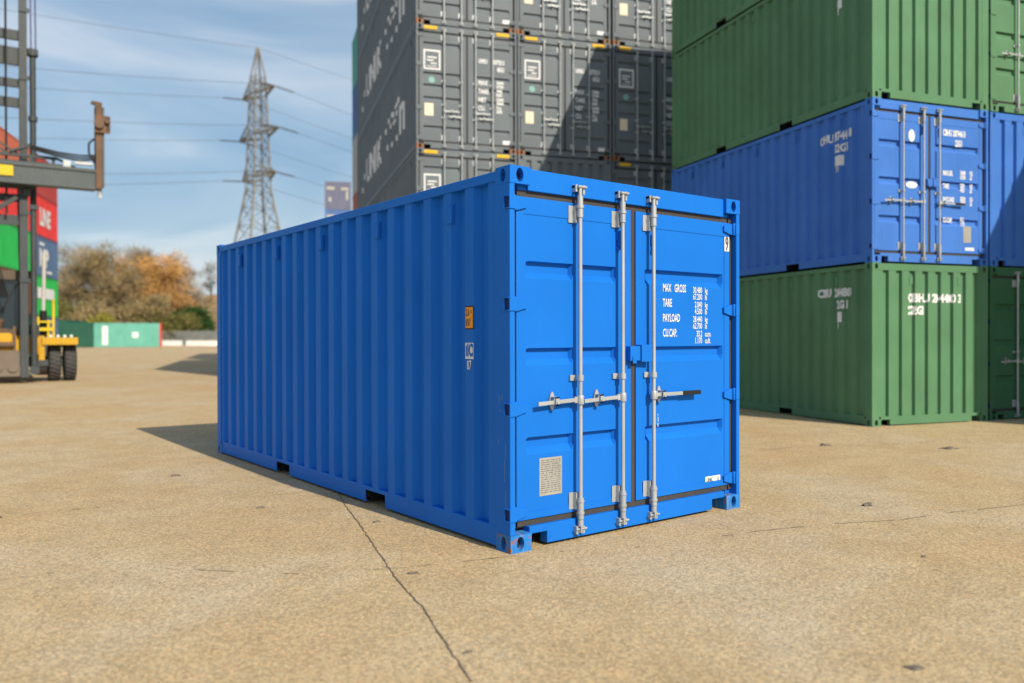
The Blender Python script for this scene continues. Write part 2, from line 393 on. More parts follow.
    # lock rods with cams, brackets, handles
    for k, (xr, side) in enumerate(rods):
        d = DR[side]; yr = YD-.054; zt = H-.085; n = 14 if fine else 8
        m = MB(); m.tube((xr, yr, .10), (xr, yr, zt), .0148, n)
        m.build('lock_rod', rodm, d, off=off)
        for z0, z1, up in ((.075, .335, 0), (H-.085, H-.30, 1)):
            m = MB()
            a, b = min(z0, z1), max(z0, z1)
            bz = (b-.10) if up == 0 else (a+.02)
            if up == 0:
                m.box(xr-.066, xr-.02, YD-.006, YD-.001, .22, .34); m.box(xr-.026, xr+.010, YD-.036, YD-.002, .22, .34)
                m.tube((xr, yr, .155), (xr, yr, .305), .023, n); m.tube((xr, yr, .10), (xr, yr, .150), .021, n)
                m.tube((xr, yr, .19), (xr, yr, .205), .028, n); m.tube((xr, yr, .275), (xr, yr, .287), .027, n)
                m.box(xr-.035, xr+.045, .0, .022, .055, .075); m.box(xr-.040, xr-.022, -.010, .022, .05, .105); m.box(xr+.022, xr+.038, -.012, .022, .05, .10)
                m.tube((xr-.01, yr-.02, .11), (xr-.01, yr-.02, .06), .009, 6)
                m.tube((xr-.05, yr-.008, .085), (xr+.05, yr-.008, .085), .008, 6)
            else:
                m.box(xr-.066, xr-.02, YD-.006, YD-.001, H-.335, H-.215); m.box(xr-.026, xr+.010, YD-.036, YD-.002, H-.335, H-.215)
                m.tube((xr, yr, H-.30), (xr, yr, H-.15), .022, n)
                m.tube((xr, yr, H-.235), (xr, yr, H-.215), .028, n)
                m.box(xr-.042, xr+.045, .0, .030, H-.093, H-.075); m.box(xr+.024, xr+.042, -.014, .03, H-.135, H-.07); m.box(xr-.042, xr-.026, -.010, .03, H-.12, H-.07)
                m.tube((xr-.03, yr-.012, H-.085), (xr+.05, yr-.012, H-.085), .010, 6)
            m.build('cam_keeper', rodm, d, off=off)
        for zz in ((1.155,) if kind == 'three' else (1.05, 1.6, .75)):
            m = MB()
            m.box(xr-.058, xr+.0, YD-.012, YD-.001, zz-.02, zz+.02); m.tube((xr, yr, zz-.02), (xr, yr, zz+.02), .024, n)
            m.build('rod_guide', rodm, d, off=off)
        # handle
        hz = 1.0 if kind == 'three' else .78*H/2.896+(0 if k % 2 else .12)
        m = MB(); yh = yr+.012
        if kind == 'three': seg = [(-1, .385, .225), (-1, .385, .225), (1, .54, .105)][k]
        else: seg = [(1, .36, .2), (-1, .30, .17), (1, .36, .2), (-1, .34, .2)][k]
        sg, ln, hub = seg
        m.tube((xr, yr, hz-.032), (xr, yr, hz+.032), .026, n)
        m.box(min(xr, xr+sg*.05), max(xr, xr+sg*.05), yh-.012, yh+.006, hz-.022, hz+.022)
        za, zb = hz, hz-.012 if kind == 'three' and k != 2 else hz
        g1 = ln if not (kind == 'three' and k == 2) else .33
        A = (xr+sg*.045, yh-.004, za); B = (xr+sg*g1, yh-.012, zb)
        m.beam(A, B, .012, .027)
        m.build('handle', rodm, d, .002 if fine else 0, off=off)
        if kind == 'three' and k == 2:
            g = MB(); g.beam((xr+sg*.332, yh-.012, zb), (xr+sg*ln, yh-.014, zb), .020, .034); g.build('handle_grip', black, d, .004 if fine else 0, off=off)
        m = MB(); hx = xr+sg*hub; K = 18
        pts = []
        for i in range(K):
            t = 2*math.pi*i/K; rr = .022+.042*abs(math.sin(t))**3
            pts.append((hx+math.cos(t)*.026, hz+math.sin(t)*(.03+.035*abs(math.sin(t))**2)))
        m.prism(pts, 'y', YD-.012, YD-.001); m.box(hx-.016, hx+.016, yh-.03, yh-.022, hz-.03, hz+.03); m.box(hx-.016, hx+.016, yh-.03, YD-.013, hz+.020, hz+.030); m.box(hx-.016, hx+.016, yh-.03, YD-.013, hz-.030, hz-.020)
        m.tube((hx, yh-.038, hz-.010), (hx, yh-.02, hz-.010), .010, 8)
        m.build('handle_hub', rodm, d, off=off)
    # lock box over the middle seam
    if kind == 'three':
        m = MB(); m.box(1.235, 1.350, YD-.062, YD-.001, 1.255, 1.385); m.box(1.125, 1.232, YD-.050, YD-.001, 1.265, 1.375); m.box(1.145, 1.185, YD-.058, YD-.051, 1.245, 1.30)
        m.build('lock_box', P, DR[1], bv, off=off)
    if boltyellow:
        for a, b in ((.14, .50), (1.94, 2.30)):
            m = MB(); m.box(a, b, .012, .028, H-.105, H-.03)
            m.build('height_stripe', boltyellow, root, off=off)
    root['_L'] = Lh; root['_H'] = Hh
    SIDEP[name] = prof
    return root
def place(root, ox, oy, oz, a, Lh, flip=False, ix=0):
    """near-left bottom corner of column ix of a row at (ox,oy), row turned clockwise by a"""
    X = Vector((math.cos(a), -math.sin(a), 0)); Y = Vector((math.sin(a), math.cos(a), 0))
    c = Vector((ox, oy, oz))+X*(ix*(Wd+.045)+Wd/2)+Y*(Lh/2)
    root.location = c; root.rotation_euler = (0, 0, -a+(math.pi if flip else 0))
def conv(Lh, flip=False):
    """stack frame (near-left origin) -> root local"""
    def f(p):
        v = (p[0]-Wd/2, p[1]-Lh/2, p[2])
        return (-v[0], -v[1], v[2]) if flip else v
    return f
def drop(*names):
    for n in names:
        if n in [k for k in ()]: pass

# ------------------------------------------------------------------ ground
def zg(x, y):
    d = math.hypot(x-CAMP.x, y-CAMP.y)
    return .35*max(0, d-11)/79 if d < 140 else .35*129/79
def ground():
    m = MB(); rad = [0, 2, 4, 7, 11, 14, 18, 24, 32, 45, 65, 90, 120, 140, 200, 350, 700, 1500, 3000]; K = 72
    vs = [(CAMP.x, CAMP.y, 0)]
    for r in rad[1:]:
        for i in range(K):
            t = 2*math.pi*i/K; x = CAMP.x+r*math.cos(t); y = CAMP.y+r*math.sin(t); vs.append((x, y, zg(x, y)))
    fs = [(0, 1+i, 1+(i+1) % K) for i in range(K)]
    for j in range(len(rad)-2):
        a = 1+j*K; b = a+K
        fs += [(a+i, b+i, b+(i+1) % K, a+(i+1) % K) for i in range(K)]
    m.add(vs, fs)
    mat, nt, b = nm('sandy_concrete'); L = nt.links.new
    tc = N(nt, 'ShaderNodeTexCoord')
    def noise(s, d=5, r=.6, dist=0, src=None):
        n = N(nt, 'ShaderNodeTexNoise'); n.inputs['Scale'].default_value = s; n.inputs['Detail'].default_value = d; n.inputs['Roughness'].default_value = r; n.inputs['Distortion'].default_value = dist
        L(src or tc.outputs['Object'], n.inputs[0]); return n
    def ramp(inp, stops):
        c = N(nt, 'ShaderNodeValToRGB'); e = c.color_ramp.elements
        e[0].position, e[0].color = stops[0][0], (*stops[0][1], 1); e[1].position, e[1].color = stops[-1][0], (*stops[-1][1], 1)
        for p, cc in stops[1:-1]: q = e.new(p); q.color = (*cc, 1)
        L(inp, c.inputs[0]); return c
    def mixc(fac, a, bb, mode='MIX'):
        x = N(nt, 'ShaderNodeMixRGB', blend_type=mode)
        for i, v in ((0, fac), (1, a), (2, bb)):
            if isinstance(v, (int, float)): x.inputs[i].default_value = v
            elif isinstance(v, tuple): x.inputs[i].default_value = (*v, 1)
            else: L(v, x.inputs[i])
        return x.outputs[0]
    big = ramp(noise(.42, 5, .6, .5).outputs[0], [(.34, (.485, .395, .245)), (.5, (.485, .415, .28)), (.64, (.50, .455, .345))])
    mid = ramp(noise(2.2, 6, .65, .4).outputs[0], [(.3, (.90, .88, .83)), (.7, (1.07, 1.07, 1.06))])
    c = mixc(1.0, big.outputs[0], mid.outputs[0], 'MULTIPLY')
    # aggregate: small pebbles of different tones
    for sc, amt, w in ((75, .42, (0.0, 1.0)), (150, .65, (0, 1))):
        v = N(nt, 'ShaderNodeTexVoronoi'); v.inputs['Scale'].default_value = sc; L(tc.outputs['Object'], v.inputs[0])
        sep = N(nt, 'ShaderNodeSeparateColor'); L(v.outputs['Color'], sep.inputs[0])
        rc = ramp(sep.outputs[0], [(0, (.42, .34, .25)), (.35, (.85, .8, .72)), (.6, (1.05, .98, .88)), (.85, (1.3, 1.26, 1.2)), (1, (1.55, 1.12, .70))])
        c = mixc(amt, c, mixc(1.0, c, rc.outputs[0], 'MULTIPLY'))
    n3 = noise(34, 6, .7); r3 = ramp(n3.outputs[0], [(.35, (.70, .66, .60)), (.62, (1.1, 1.1, 1.1))])
    c = mixc(.55, c, mixc(1.0, c, r3.outputs[0], 'MULTIPLY'))
    # dark grime stains
    g = ramp(noise(.9, 7, .7, .8).outputs[0], [(.60, (0, 0, 0)), (.72, (1, 1, 1))])
    gf = N(nt, 'ShaderNodeMath', operation='MULTIPLY'); gf.inputs[1].default_value = .20; L(g.outputs[0], gf.inputs[0])
    c = mixc(gf.outputs[0], c, (.30, .25, .19))
    L(c, b.inputs['Base Color']); b.inputs['Roughness'].default_value = .88; b.inputs['Specular IOR Level'].default_value = .25
    bp = N(nt, 'ShaderNodeBump'); bp.inputs['Strength'].default_value = .35; bp.inputs['Distance'].default_value = .004
    L(n3.outputs[0], bp.inputs['Height']); L(bp.outputs[0], b.inputs['Normal'])
    tag(m.build('ground', mat), kind='structure')
ground()
crackm = plain('crack_dirt', (.15, .125, .09), .95)
crackl = plain('faint_crack_dirt', (.26, .20, .135), .95)
def crack(pts, w, mat, gap=0.0, seed=1):
    rnd = random.Random(seed); m = MB(); P = [Vector((*p, 0)) for p in pts]; q = []
    for a, b in zip(P[:-1], P[1:]):
        n = max(1, int((b-a).length/.035)); d = (b-a); pr = Vector((-d.y, d.x, 0)).normalized()
        for i in range(n):
            t = i/n; q.append((a.lerp(b, t)+pr*rnd.gauss(0, .0035), pr))
    q.append((P[-1], pr)); on = True
    for i in range(len(q)-1):
        if gap and rnd.random() < .25: on = rnd.random() > gap
        if not on: continue
        wa = w*rnd.uniform(.45, 1.3) if i == 0 or not m.v else wb
        wb = w*rnd.uniform(.45, 1.4)
        a, pa = q[i]; b, pb = q[i+1]
        m.quad(a-pa*wa/2, b-pb*wb/2, b+pb*wb/2, a+pa*wa/2)
    for i, v in enumerate(m.v): m.v[i] = (v[0], v[1], zg(v[0], v[1])+.004)
    tag(m.build('ground_crack', mat), kind='structure')
crack([(.12, 2.9), (.05, 2.73), (-.16, 2.15), (-.4, 1.39), (-.75, .35), (-.91, -.14), (-1.03, -.6), (-1.16, -.95), (-1.26, -1.24), (-1.35, -1.5)], .009, crackm)
crack([(-2.9, 1.5), (-2.76, 1.42), (-2.44, 1.39), (-2.13, 1.26), (-1.75, .9), (-1.29, .44), (-.74, .17), (0, -.05)], .007, crackl, .6, 2)
crack([(.3, -.15), (.82, -.39), (1.27, -.50), (1.89, -.62), (2.51, -.83), (3.03, -1.07), (3.67, -1.20), (4.43, -1.43), (5.2, -1.6)], .009, crackl, .35, 3)
crack([(-2.8, 3.4), (-2.57, 3.44), (-2.14, 3.40), (-1.38, 3.27), (-.77, 3.01), (-.15, 2.89), (0, 2.8)], .008, crackl, .4, 4)
crack([(4.2, 2.2), (6.0, 1.9), (7.5, 1.2), (9.0, .6)], .012, crackl, .5, 5)
stonem = paint('stone_chip', (.15, .13, .105), .9, .25, .2, dirtcol=(.3, .25, .18), scale=9)
def stone(x, y, s, flat, seed, lab, rz=0):
    rnd = random.Random(seed); bm = bmesh.new(); bmesh.ops.create_icosphere(bm, subdivisions=2, radius=1)
    for v in bm.verts:
        k = 1+.75*mnoise.noise(v.co*1.7+Vector((seed*3.1, 0, 0))); v.co = Vector((v.co.x*k*s, v.co.y*k*s*.55, max(v.co.z*k*s*flat, -s*flat*.3)))
    me = bpy.data.meshes.new('stone_chip'); bm.to_mesh(me); bm.free(); me.materials.append(stonem)
    o = bpy.data.objects.new('stone_chip', me); COL.objects.link(o); o.location = (x, y, zg(x, y)+s*flat*.2); o.rotation_euler = (0, 0, rz)
    tag(o, lab, 'stone', 'dark chips lying on the sandy ground')
stone(.26, -2.56, .045, .18, 1, 'flat dark chip on the sandy ground in the lower right corner', R_(-35))
stone(3.34, -.63, .05, .4, 2, 'dark chip right of the blue container, just above the long crack', R_(-35))
stone(6.51, 1.72, .07, .4, 3, 'dark chip on the ground in front of the lowest green container', R_(-50))
stone(7.49, .58, .12, .15, 4, 'wide flat dark scrap on the ground below the green blind end wall', R_(-35))
stone(2.10, -1.71, .022, .5, 5, 'small chip right of the blue container, below the long crack')
stone(-.78, 2.48, .035, .35, 6, 'dark chip left of the long main crack beside the blue container side', R_(-20))
stone(.15-.4, 1.4, .03, .35, 7, 'small chip between the main crack and the blue container bottom rail')
stone(-.74, .02, .032, .35, 8, 'dark chip close beside the crossing of the two ground cracks', R_(-30))
stone(-1.18, -1.22, .022, .4, 9, 'tiny chip touching the near end of the main ground crack')
stone(-2.6, 3.41, .05, .4, 10, 'dark chip on the ground at the left edge of the picture', R_(-20))
stone(-.9, 4.6, .05, .25, 11, 'small dark chip on the ground left of the far fork pocket', R_(-20))

# ------------------------------------------------------------------ the blue container
main = container('shipping_container', blue_side, fine=True, wornm=blue_worn)
place(main, 0, 0, .0, 0, 6.058)
tag(main, 'large bright blue container with three silver lock rods standing alone in the foreground', 'shipping container')
prof20 = SIDEP['shipping_container']
cv = conv(6.058)
YF = .045
def fr(g, mat, x, z, parent=main, c=cv, eps=.003, name='lettering', base=YF, prof=None): return sheet(parent, mat, g[0], g[1], 'front', (x, z), c, prof, eps, name, 1, base)
def lf(g, mat, y, z, parent=main, c=cv, eps=.003, name='lettering', base=.012, prof=None): return sheet(parent, mat, g[0], g[1], 'left', (y, z), c, prof, eps, name, 1, base)
rows = []
for t, x, y in (('MAX', 0, 0), ('GROSS', .135, 0), ('TARE', 0, -.118), ('PAYLOAD', 0, -.236), ('CU.CAP.', 0, -.354)):
    rows.append(text(t, .072, x, y, .62, .002))
for k, (a, ua, b, ub) in enumerate((('30.480', 'kg', '67.200', 'lb'), ('2.040', 'kg', '4.500', 'lb'), ('28.440', 'kg', '62.700', 'lb'), ('33.2', 'cu.m.', '1.170', 'cu.ft.'))):
    for t, u, dy in ((a, ua, 0), (b, ub, -.055)):
        g = text(t, .056, 0, 0, .74, .0); w = max(v[0] for v in g[0])
        rows.append(shift(g, .47-w, -.118*k+dy)); rows.append(text(u, .052, .505, -.118*k+dy, .70, .002))
for g_ in rows[:5]: fr(g_, white, 1.535, 1.80, base=YF+.004)
fr(merge(*rows[5:]), white, 1.535, 1.80, base=YF+.004)
fr(rects([(0, 0, .062, .12)]), white, 2.288, 2.16, name='number_label', base=YF)
fr(text('9', .13, .010, .012, .62, .02), ink, 2.288, 2.16, base=YF, eps=.006)
fr(rects([(0, 0, .205, .262)]), platem, .285, .345, name='data_plate', base=YF+.004)
rr = random.Random(5); g = []
for k in range(16):
    y = .243-k*.0148
    x = .012
    while x < .185:
        w = rr.uniform(.01, .045); g.append((x, y, min(x+w, .193), y+.004)); x += w+rr.uniform(.004, .012)
fr(rects(g), ink, .285, .345, eps=.0055, base=YF+.004)
fr(rects([(0, 0, .19, .058)]), white, 2.045, .235, name='maker_label', base=YF+.004)
fr(merge(text('LINIC', .038, .012, .014, .9, -.005), text('12', .036, .145, .014, .8, -.005)), ink, 2.045, .235, eps=.006, base=YF+.004)
# side stickers on an outer flat
ry = .165+(6.058-.13-.165)/round((6.058-.13-.165)/.2785)*1
k0 = .545
lf(rects([(0, 0, .108, .165)]), black, k0+.002, 1.502, name='height_label')
lf(rects([(.007, .008, .101, .157)]), amber, k0+.002, 1.502, eps=.005, name='height_label')
lf(merge(text('2.6', .060, .012, .096, .62, .0), text('m', .04, .072, .112, .55, -.01), text("8'6''", .060, .016, .022, .62, .0)), ink, k0+.002, 1.502, eps=.007)
lf(rects([(0, 0, .105, .115)]), white, k0, 1.29, name='class_mark')
bl2 = blue_side
lf(merge(rects([(.010, .018, .022, .097), (.095, .012, .099, .104)]), text('IC', .10, .026, .022, .72, .03)), bl2, k0, 1.29, eps=.005)
lf(text('87', .075, .020, 0, .72, .004), white, k0, 1.215)
# paint scratches on the corner post
rr = random.Random(11)
lf(rects([(rr.uniform(0, .11), z, 0, z) for z in ()]+[(x, z, x+.003, z+h) for x, z, h in ((.09, -.45, .16), (.102, -.62, .12), (.03, .08, .05), (.06, .1, .035), (.096, .0, .05), (.045, .02, .02), (.02, -.2, .03), (.10, -.28, .09))]), paint('scratch', (.25, .42, .62), .6), .155, .92, base=.0, eps=.0015, name='paint_scratch')
fr(rects([(0, 0, .006, .03), (.002, .04, .007, .075), (0, .085, .004, .10)]), white, 1.475, .745, name='paint_scratch', base=YF+.004)

# ------------------------------------------------------------------ right stack (green / blue / green / green, two columns)
green = paint('green_paint', (.095, .218, .115), .5, .10, .22, .05, dirtcol=(.20, .27, .19), spec=.15)
green_w = paint('green_paint_worn', (.095, .218, .115), .5, .12, .4, .25, scale=2, spec=.15)
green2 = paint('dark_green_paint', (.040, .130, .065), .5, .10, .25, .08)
blue2 = paint('royal_blue_paint', (.060, .18, .55), .45, .08, .2, .05, dirtcol=(.20, .28, .42), spec=.05)
RX, RY, RA = 9.027, 2.454, .3107
row_r = {}; jr = random.Random(4)
lab_r = {(0, 0): 'green container with ribbed end and white serial number, on the ground, right stack',
         (0, 1): 'blue container with three silver lock rods, second from the ground in the right stack',
         (0, 2): 'green container with ribbed end wall resting directly on the blue container with lock rods',
         (0, 3): 'topmost green container of the right stack, seen only by its long dark side',
         (1, 0): 'dark green container with shadowed door, on the ground at the right edge',
         (1, 1): 'blue container with ribbed end half in shadow, above dark green one at right edge',
         (1, 2): 'green container with sunlit doors at the top right corner, above a blue ribbed end',
         (1, 3): 'topmost green container of the second column at the far right, almost out of view'}
proto = {}
for (c, l), lab in lab_r.items():
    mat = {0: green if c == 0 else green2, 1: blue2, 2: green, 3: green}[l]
    flip = {(0, 0): True, (0, 1): False, (0, 2): True, (0, 3): True, (1, 0): False, (1, 1): True, (1, 2): False, (1, 3): True}[(c, l)]
    if mat.name in proto: o = copy_tree(proto[mat.name])
    else: o = container('shipping_container', mat, wornm=green_w if mat is green else mat); proto[mat.name] = o
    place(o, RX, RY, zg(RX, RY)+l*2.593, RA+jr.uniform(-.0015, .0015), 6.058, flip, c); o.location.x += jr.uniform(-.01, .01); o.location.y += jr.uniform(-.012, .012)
    tag(o, lab, 'shipping container', 'containers in the right hand stack'); row_r[(c, l)] = (o, flip)
def serial(key, t, x, z, parentinfo=None, gap=None):
    o, fl = row_r[key]; c = conv(6.058, fl)
    # on the long side facing the camera
    # the flipped containers show their far-side profile: mirrored about the middle
    pr = prof20 if not fl else ([6.058-q for q in reversed(prof20[0])], list(reversed(prof20[1])))
    lf(merge(text(t, .15, 0, 0, .78, .04), text('22G1', .15, .40, -.20, .8, .04)), white, 1.25, 2.09 if key[1] == 0 else 2.09, o, c, prof=pr, eps=.006)
    lf(merge(rects([(0, 0, .16, .17)]), text('71', .10, .02, -.10, .8, .03)), white, .84, 1.66, o, c, prof=pr, eps=.006, name='class_mark')
serial((0, 0), 'CBHU 284480 3', 0, 0)
serial((0, 1), 'CBHU 287446 8', 0, 0)
serial((0, 2), 'CBHU 284417 0', 0, 0)
o, fl = row_r[(0, 0)]
endp = corr(.14, Wd-.14, .268, .048, .150, .020)
fr(merge(text('CBHU 284480 3', .15, 0, 0, 1.12, .04), text('22G1', .15, 0, -.20, 1.18, .04)), white, .72, 1.98, o, conv(6.058, True), prof=endp, base=.006, eps=.006)
o, fl = row_r[(0, 1)]; cc = conv(6.058)
g = [text('CBHU 287446 8', .115, 0, 0, .62, .03), text('22G1', .115, .26, -.16, .62, .03)]
fr(merge(*g), white, 1.50, 2.12, o, cc, base=YF+.004)
g = []
for k, (a, b) in enumerate((('MAX.GR.', '30480'), ('TARE', '2230'), ('PAYLOAD', '28250'))):
    for d in (0, -.075): g.append(text(b if d == 0 else {0: '67200', 1: '4920', 2: '62280'}[k], .075, .37, -.215*k+d, .62, .03)); g.append(text('KG' if d == 0 else 'LB', .075, .58, -.215*k+d, .6, .03))
    g.append(text(a, .09, 0, -.215*k-.03, .6, .03))
g += [text('CU.CAP.', .09, 0, -.80, .6, .03), text('33.2', .075, .37, -.77, .62, .03), text('1170', .075, .37, -.85, .62, .03)]
fr(merge(*g), white, 1.50, 1.50, o, cc, base=YF+.004)
fr(merge(disc(0, 0, .065, .10)), white, .84, 2.06, o, cc, base=YF+.004, name='round_emblem')
fr(merge(disc(0, 0, .12, .055)), white, .84, 1.27, o, cc, base=YF+.004, name='oval_emblem')
fr(rects([(0, 0, .17, .27)]), platem, 1.94, .38, o, cc, name='data_plate', base=YF+.004)
fr(rects([(0, 0, .2, .07)]), white, 1.98, .23, o, cc, name='maker_label', base=YF+.004)

# a row of containers standing just outside the picture on the right: it throws the slanting shadow on the right stack
P = Vector((11.35, -5.0, 0)); ca = R_(24)
for l in range(3):
    o = copy_tree(proto['green_paint']); place(o, 11.47, -5.12, l*2.593, ca, 6.058, True)
    tag(o, ['green container on the ground outside the right edge of the picture', 'green container second in the stack outside the right edge of the picture', 'green container on top of the stack outside the right edge of the picture'][l], 'shipping container', 'containers of the stack nearest the camera on the right')

# ------------------------------------------------------------------ grey high stack
grey = paint('grey_paint', (.140, .168, .188), .5, .10, .30, .06, dirtcol=(.18, .17, .15), spec=.15)
grey_w = paint('grey_paint_rusty', (.14, .12, .10), .6, .15, .5, .62, scale=1.6, dirtcol=(.30, .14, .06))
yel = plain('yellow_stripe', (.75, .45, .02), .6)
BX, BY, BA = 6.498, 12.123, .3569
zb = zg(BX, BY)
HB = 2.898
gp = container('shipping_container', grey, 12.192, 2.896, kind='hc', wornm=grey_w, pockets=False, boltyellow=yel)
hc_cv = conv(12.192)
# markings shared by the grey containers
def grey_marks(o):
    fr(merge(rects([(0, 0, .40, .035), (0, .42, .40, .46), (0, .035, .035, .42), (.365, .035, .40, .42)]), rects([(.09, .27, .31, .30), (.08, .20, .24, .23), (.17, .13, .31, .16), (.08, .07, .31, .085)])), white, .18, 1.86, o, hc_cv, name='shipping_line_sign', base=YF+.004)
    fr(merge(disc(0, 0, .075, .075)), paint('teal_sticker', (.20, .42, .38), .5), .37, 1.62, o, hc_cv, name='round_sticker', base=YF+.002)
    fr(rects([(0, 0, .21, .29)]), paint('cream_plate', (.80, .68, .50), .5, .05, .2), .20, .78, o, hc_cv, name='data_plate', base=YF+.002)
    g = [text('UNIU', .12, 0, 0, .75, .03), text('457732 0', .12, .36, 0, .62, .03), text('45G1', .12, .46, -.17, .7, .03)]
    fr(merge(*g), white, 1.50, 2.12, o, hc_cv, base=YF+.004)
    g = []
    for k, (a, b, c_) in enumerate((('MAX', '30480', '67200'), ('TARE', '3900', '8600'), ('NET', '26580', '58600'), ('CU.', '76.2', '2690'))):
        g += [text(a, .12, 0, -.20*k, .9, .03), text(b, .085, .45, -.20*k+.045, .85, .03), text(c_, .085, .45, -.20*k-.045, .85, .03)]
    fr(merge(*g), white, 1.49, 1.60, o, hc_cv, base=YF-.002)
    fr(rects([(0, 0, .19, .09)]), white, 2.10, .22, o, hc_cv, name='maker_label', base=YF+.002)
grey_marks(gp)
# big side lettering, read from the far end towards the doors
cvs = []
g = [shift(glyphs('UNIK', 1.15, .03), 2.65, .88, 1.32), shift(glyphs('n', 1.5, .03), 9.55, .92, 1.35),
     rects([(1.35, .72, 1.75, .90), (2.0, 1.1, 2.35, 1.3)])]
for (yy, zz) in ((4.95, 1.55), (4.45, 1.72), (4.0, 1.50), (3.9, 1.75), (3.5, 1.68), (3.4, 1.45), (3.1, 1.80), (2.9, 1.58), (2.7, 1.85), (4.6, 1.02), (3.75, .93), (2.95, .92)):
    g.append(disc(12.19-yy, zz, .19, .085, 8))
hcprof = SIDEP['shipping_container']
lf(merge(*g), white, 12.19, .0, gp, hc_cv, prof=hcprof, eps=.006)
jr = random.Random(3)
words_c = ['leftmost', 'second', 'third']; words_l = ['on the ground', 'second from the ground', 'third from the ground', 'fourth from the ground', 'at the top']
for c in range(3):
    for l in range(5):
        o = gp if (c, l) == (0, 0) else copy_tree(gp)
        place(o, BX, BY, zb+l*HB, BA+jr.uniform(-.0012, .0012), 12.192, False, c); o.location.x += jr.uniform(-.012, .012); o.location.y += jr.uniform(-.02, .02)
        tag(o, 'grey container, %s column of the tall grey stack, %s' % (words_c[c], words_l[l]), 'shipping container', 'grey containers in the tall stack')
# the one odd container of the grey stack: ribbed end towards the camera
odd = [o for o in COL.objects if o.get('label', '').startswith('grey container, second column') and o['label'].endswith('second from the ground')][0]
odd['label'] = 'dark grey container with ribbed end, in the grey stack just above the blue roof'
odd.rotation_euler.z += math.pi
for ch in [x for x in list(COL.objects) if x.parent == odd and x.name.startswith(('lettering', 'shipping_line', 'round_st', 'data_pl', 'maker'))]: bpy.data.objects.remove(ch)

# simple far containers: body split into panels, posts, castings but no lock gear
def far_container(mat, Lh=6.058, Hh=2.591, endm=None):
    root = empty('shipping_container'); off = (Wd/2, Lh/2, 0); endm = endm or mat
    for sx in (0, 1):
        X, D = corr(.15, Lh-.15, .28, .036, .104, .068); x0, s = (.012, 1) if sx == 0 else (Wd-.012, -1)
        m = MB(); vs = []
        for t, d in zip(X, D): vs += [(x0+s*d, t, .15), (x0+s*d, t, Hh-.08)]
        m.add(vs, [(2*i, 2*i+2, 2*i+3, 2*i+1) for i in range(len(X)-1)]); m.build('side_panel', mat, root, off=off)
        m = MB(); m.box(x0-s*.01, x0+s*.05, .15, Lh-.15, Hh-.085, Hh-.01); m.build('top_rail', mat, root, off=off)
        m = MB(); m.box(x0-s*.01, x0+s*.05, .15, Lh-.15, .02, .155); m.build('bottom_rail', mat, root, off=off)
    for sy in (0, 1):
        X, D = corr(.14, Wd-.14, .25, .042, .12, .045); y0, s = (.01, 1) if sy == 0 else (Lh-.01, -1)
        m = MB(); vs = []
        for t, d in zip(X, D): vs += [(t, y0+s*d, .12), (t, y0+s*d, Hh-.10)]
        m.add(vs, [(2*i, 2*i+2, 2*i+3, 2*i+1) for i in range(len(X)-1)]); m.build('end_panel', endm, root, off=off)
        m = MB(); m.box(.15, Wd-.15, y0-s*.008, y0+s*.05, Hh-.11, Hh-.01); m.box(.15, Wd-.15, y0-s*.008, y0+s*.05, .02, .13); m.build('end_frame', endm, root, off=off)
    for sx in (0, 1):
        for sy in (0, 1):
            m = MB(); xa = 0 if sx == 0 else Wd-.16; yy = 0 if sy == 0 else Lh-.16
            m.box(xa+.008*(1-sx), xa+.152+.008*(1-sx), yy+.006, yy+.154, .11, Hh-.11); m.box(xa, xa+.16, yy, yy+.16, 0, .118); m.box(xa, xa+.16, yy, yy+.16, Hh-.118, Hh)
            m.build('corner_post', endm, root, off=off)
    m = MB(); m.box(.05, Wd-.05, .05, Lh-.05, Hh-.05, Hh-.02); m.build('roof', mat, root, off=off)
    return root
def cpaint(n, c, d=.25, r=.06): return paint(n, c, .55, .1, d, r)
teal = cpaint('teal_paint', (.075, .36, .29)); navy = cpaint('navy_paint', (.03, .085, .20)); pale = cpaint('pale_grey_paint', (.42, .43, .40))
redp = cpaint('red_paint', (.58, .035, .03)); grn = cpaint('bright_green_paint', (.015, .38, .07)); dred = cpaint('dark_red_paint', (.33, .04, .035))
rustp = cpaint('orange_red_paint', (.45, .12, .06)); slate = cpaint('slate_blue_paint', (.07, .13, .24)); dgreen = cpaint('bottle_green_paint', (.02, .10, .065)); orangep = cpaint('brown_paint', (.18, .07, .03))
midblue = cpaint('mid_blue_paint', (.05, .15, .36))
# coloured stack behind the grey one (only a narrow strip shows at its left)
TX = BX+math.cos(BA)*1.12+math.sin(BA)*12.5; TY = BY-math.sin(BA)*1.12+math.cos(BA)*12.5
for l, (mt, w) in enumerate(((redp, 'red'), (slate, 'slate blue'), (rustp, 'orange red'), (pale, 'pale grey'), (midblue, 'blue'), (teal, 'teal'))):
    o = far_container(mt, 12.192, 2.896 if l < 4 else 2.591); place(o, TX, TY, zb+min(l, 4)*HB+max(0, l-4)*2.593, BA, 12.192)
    tag(o, '%s container peeping out behind left edge of grey stack, %s' % (w, ['on the ground', 'second from the ground', 'third from the ground', 'fourth from the ground', 'fifth from the ground', 'topmost'][l]), 'shipping container', 'mixed containers behind the grey stack')
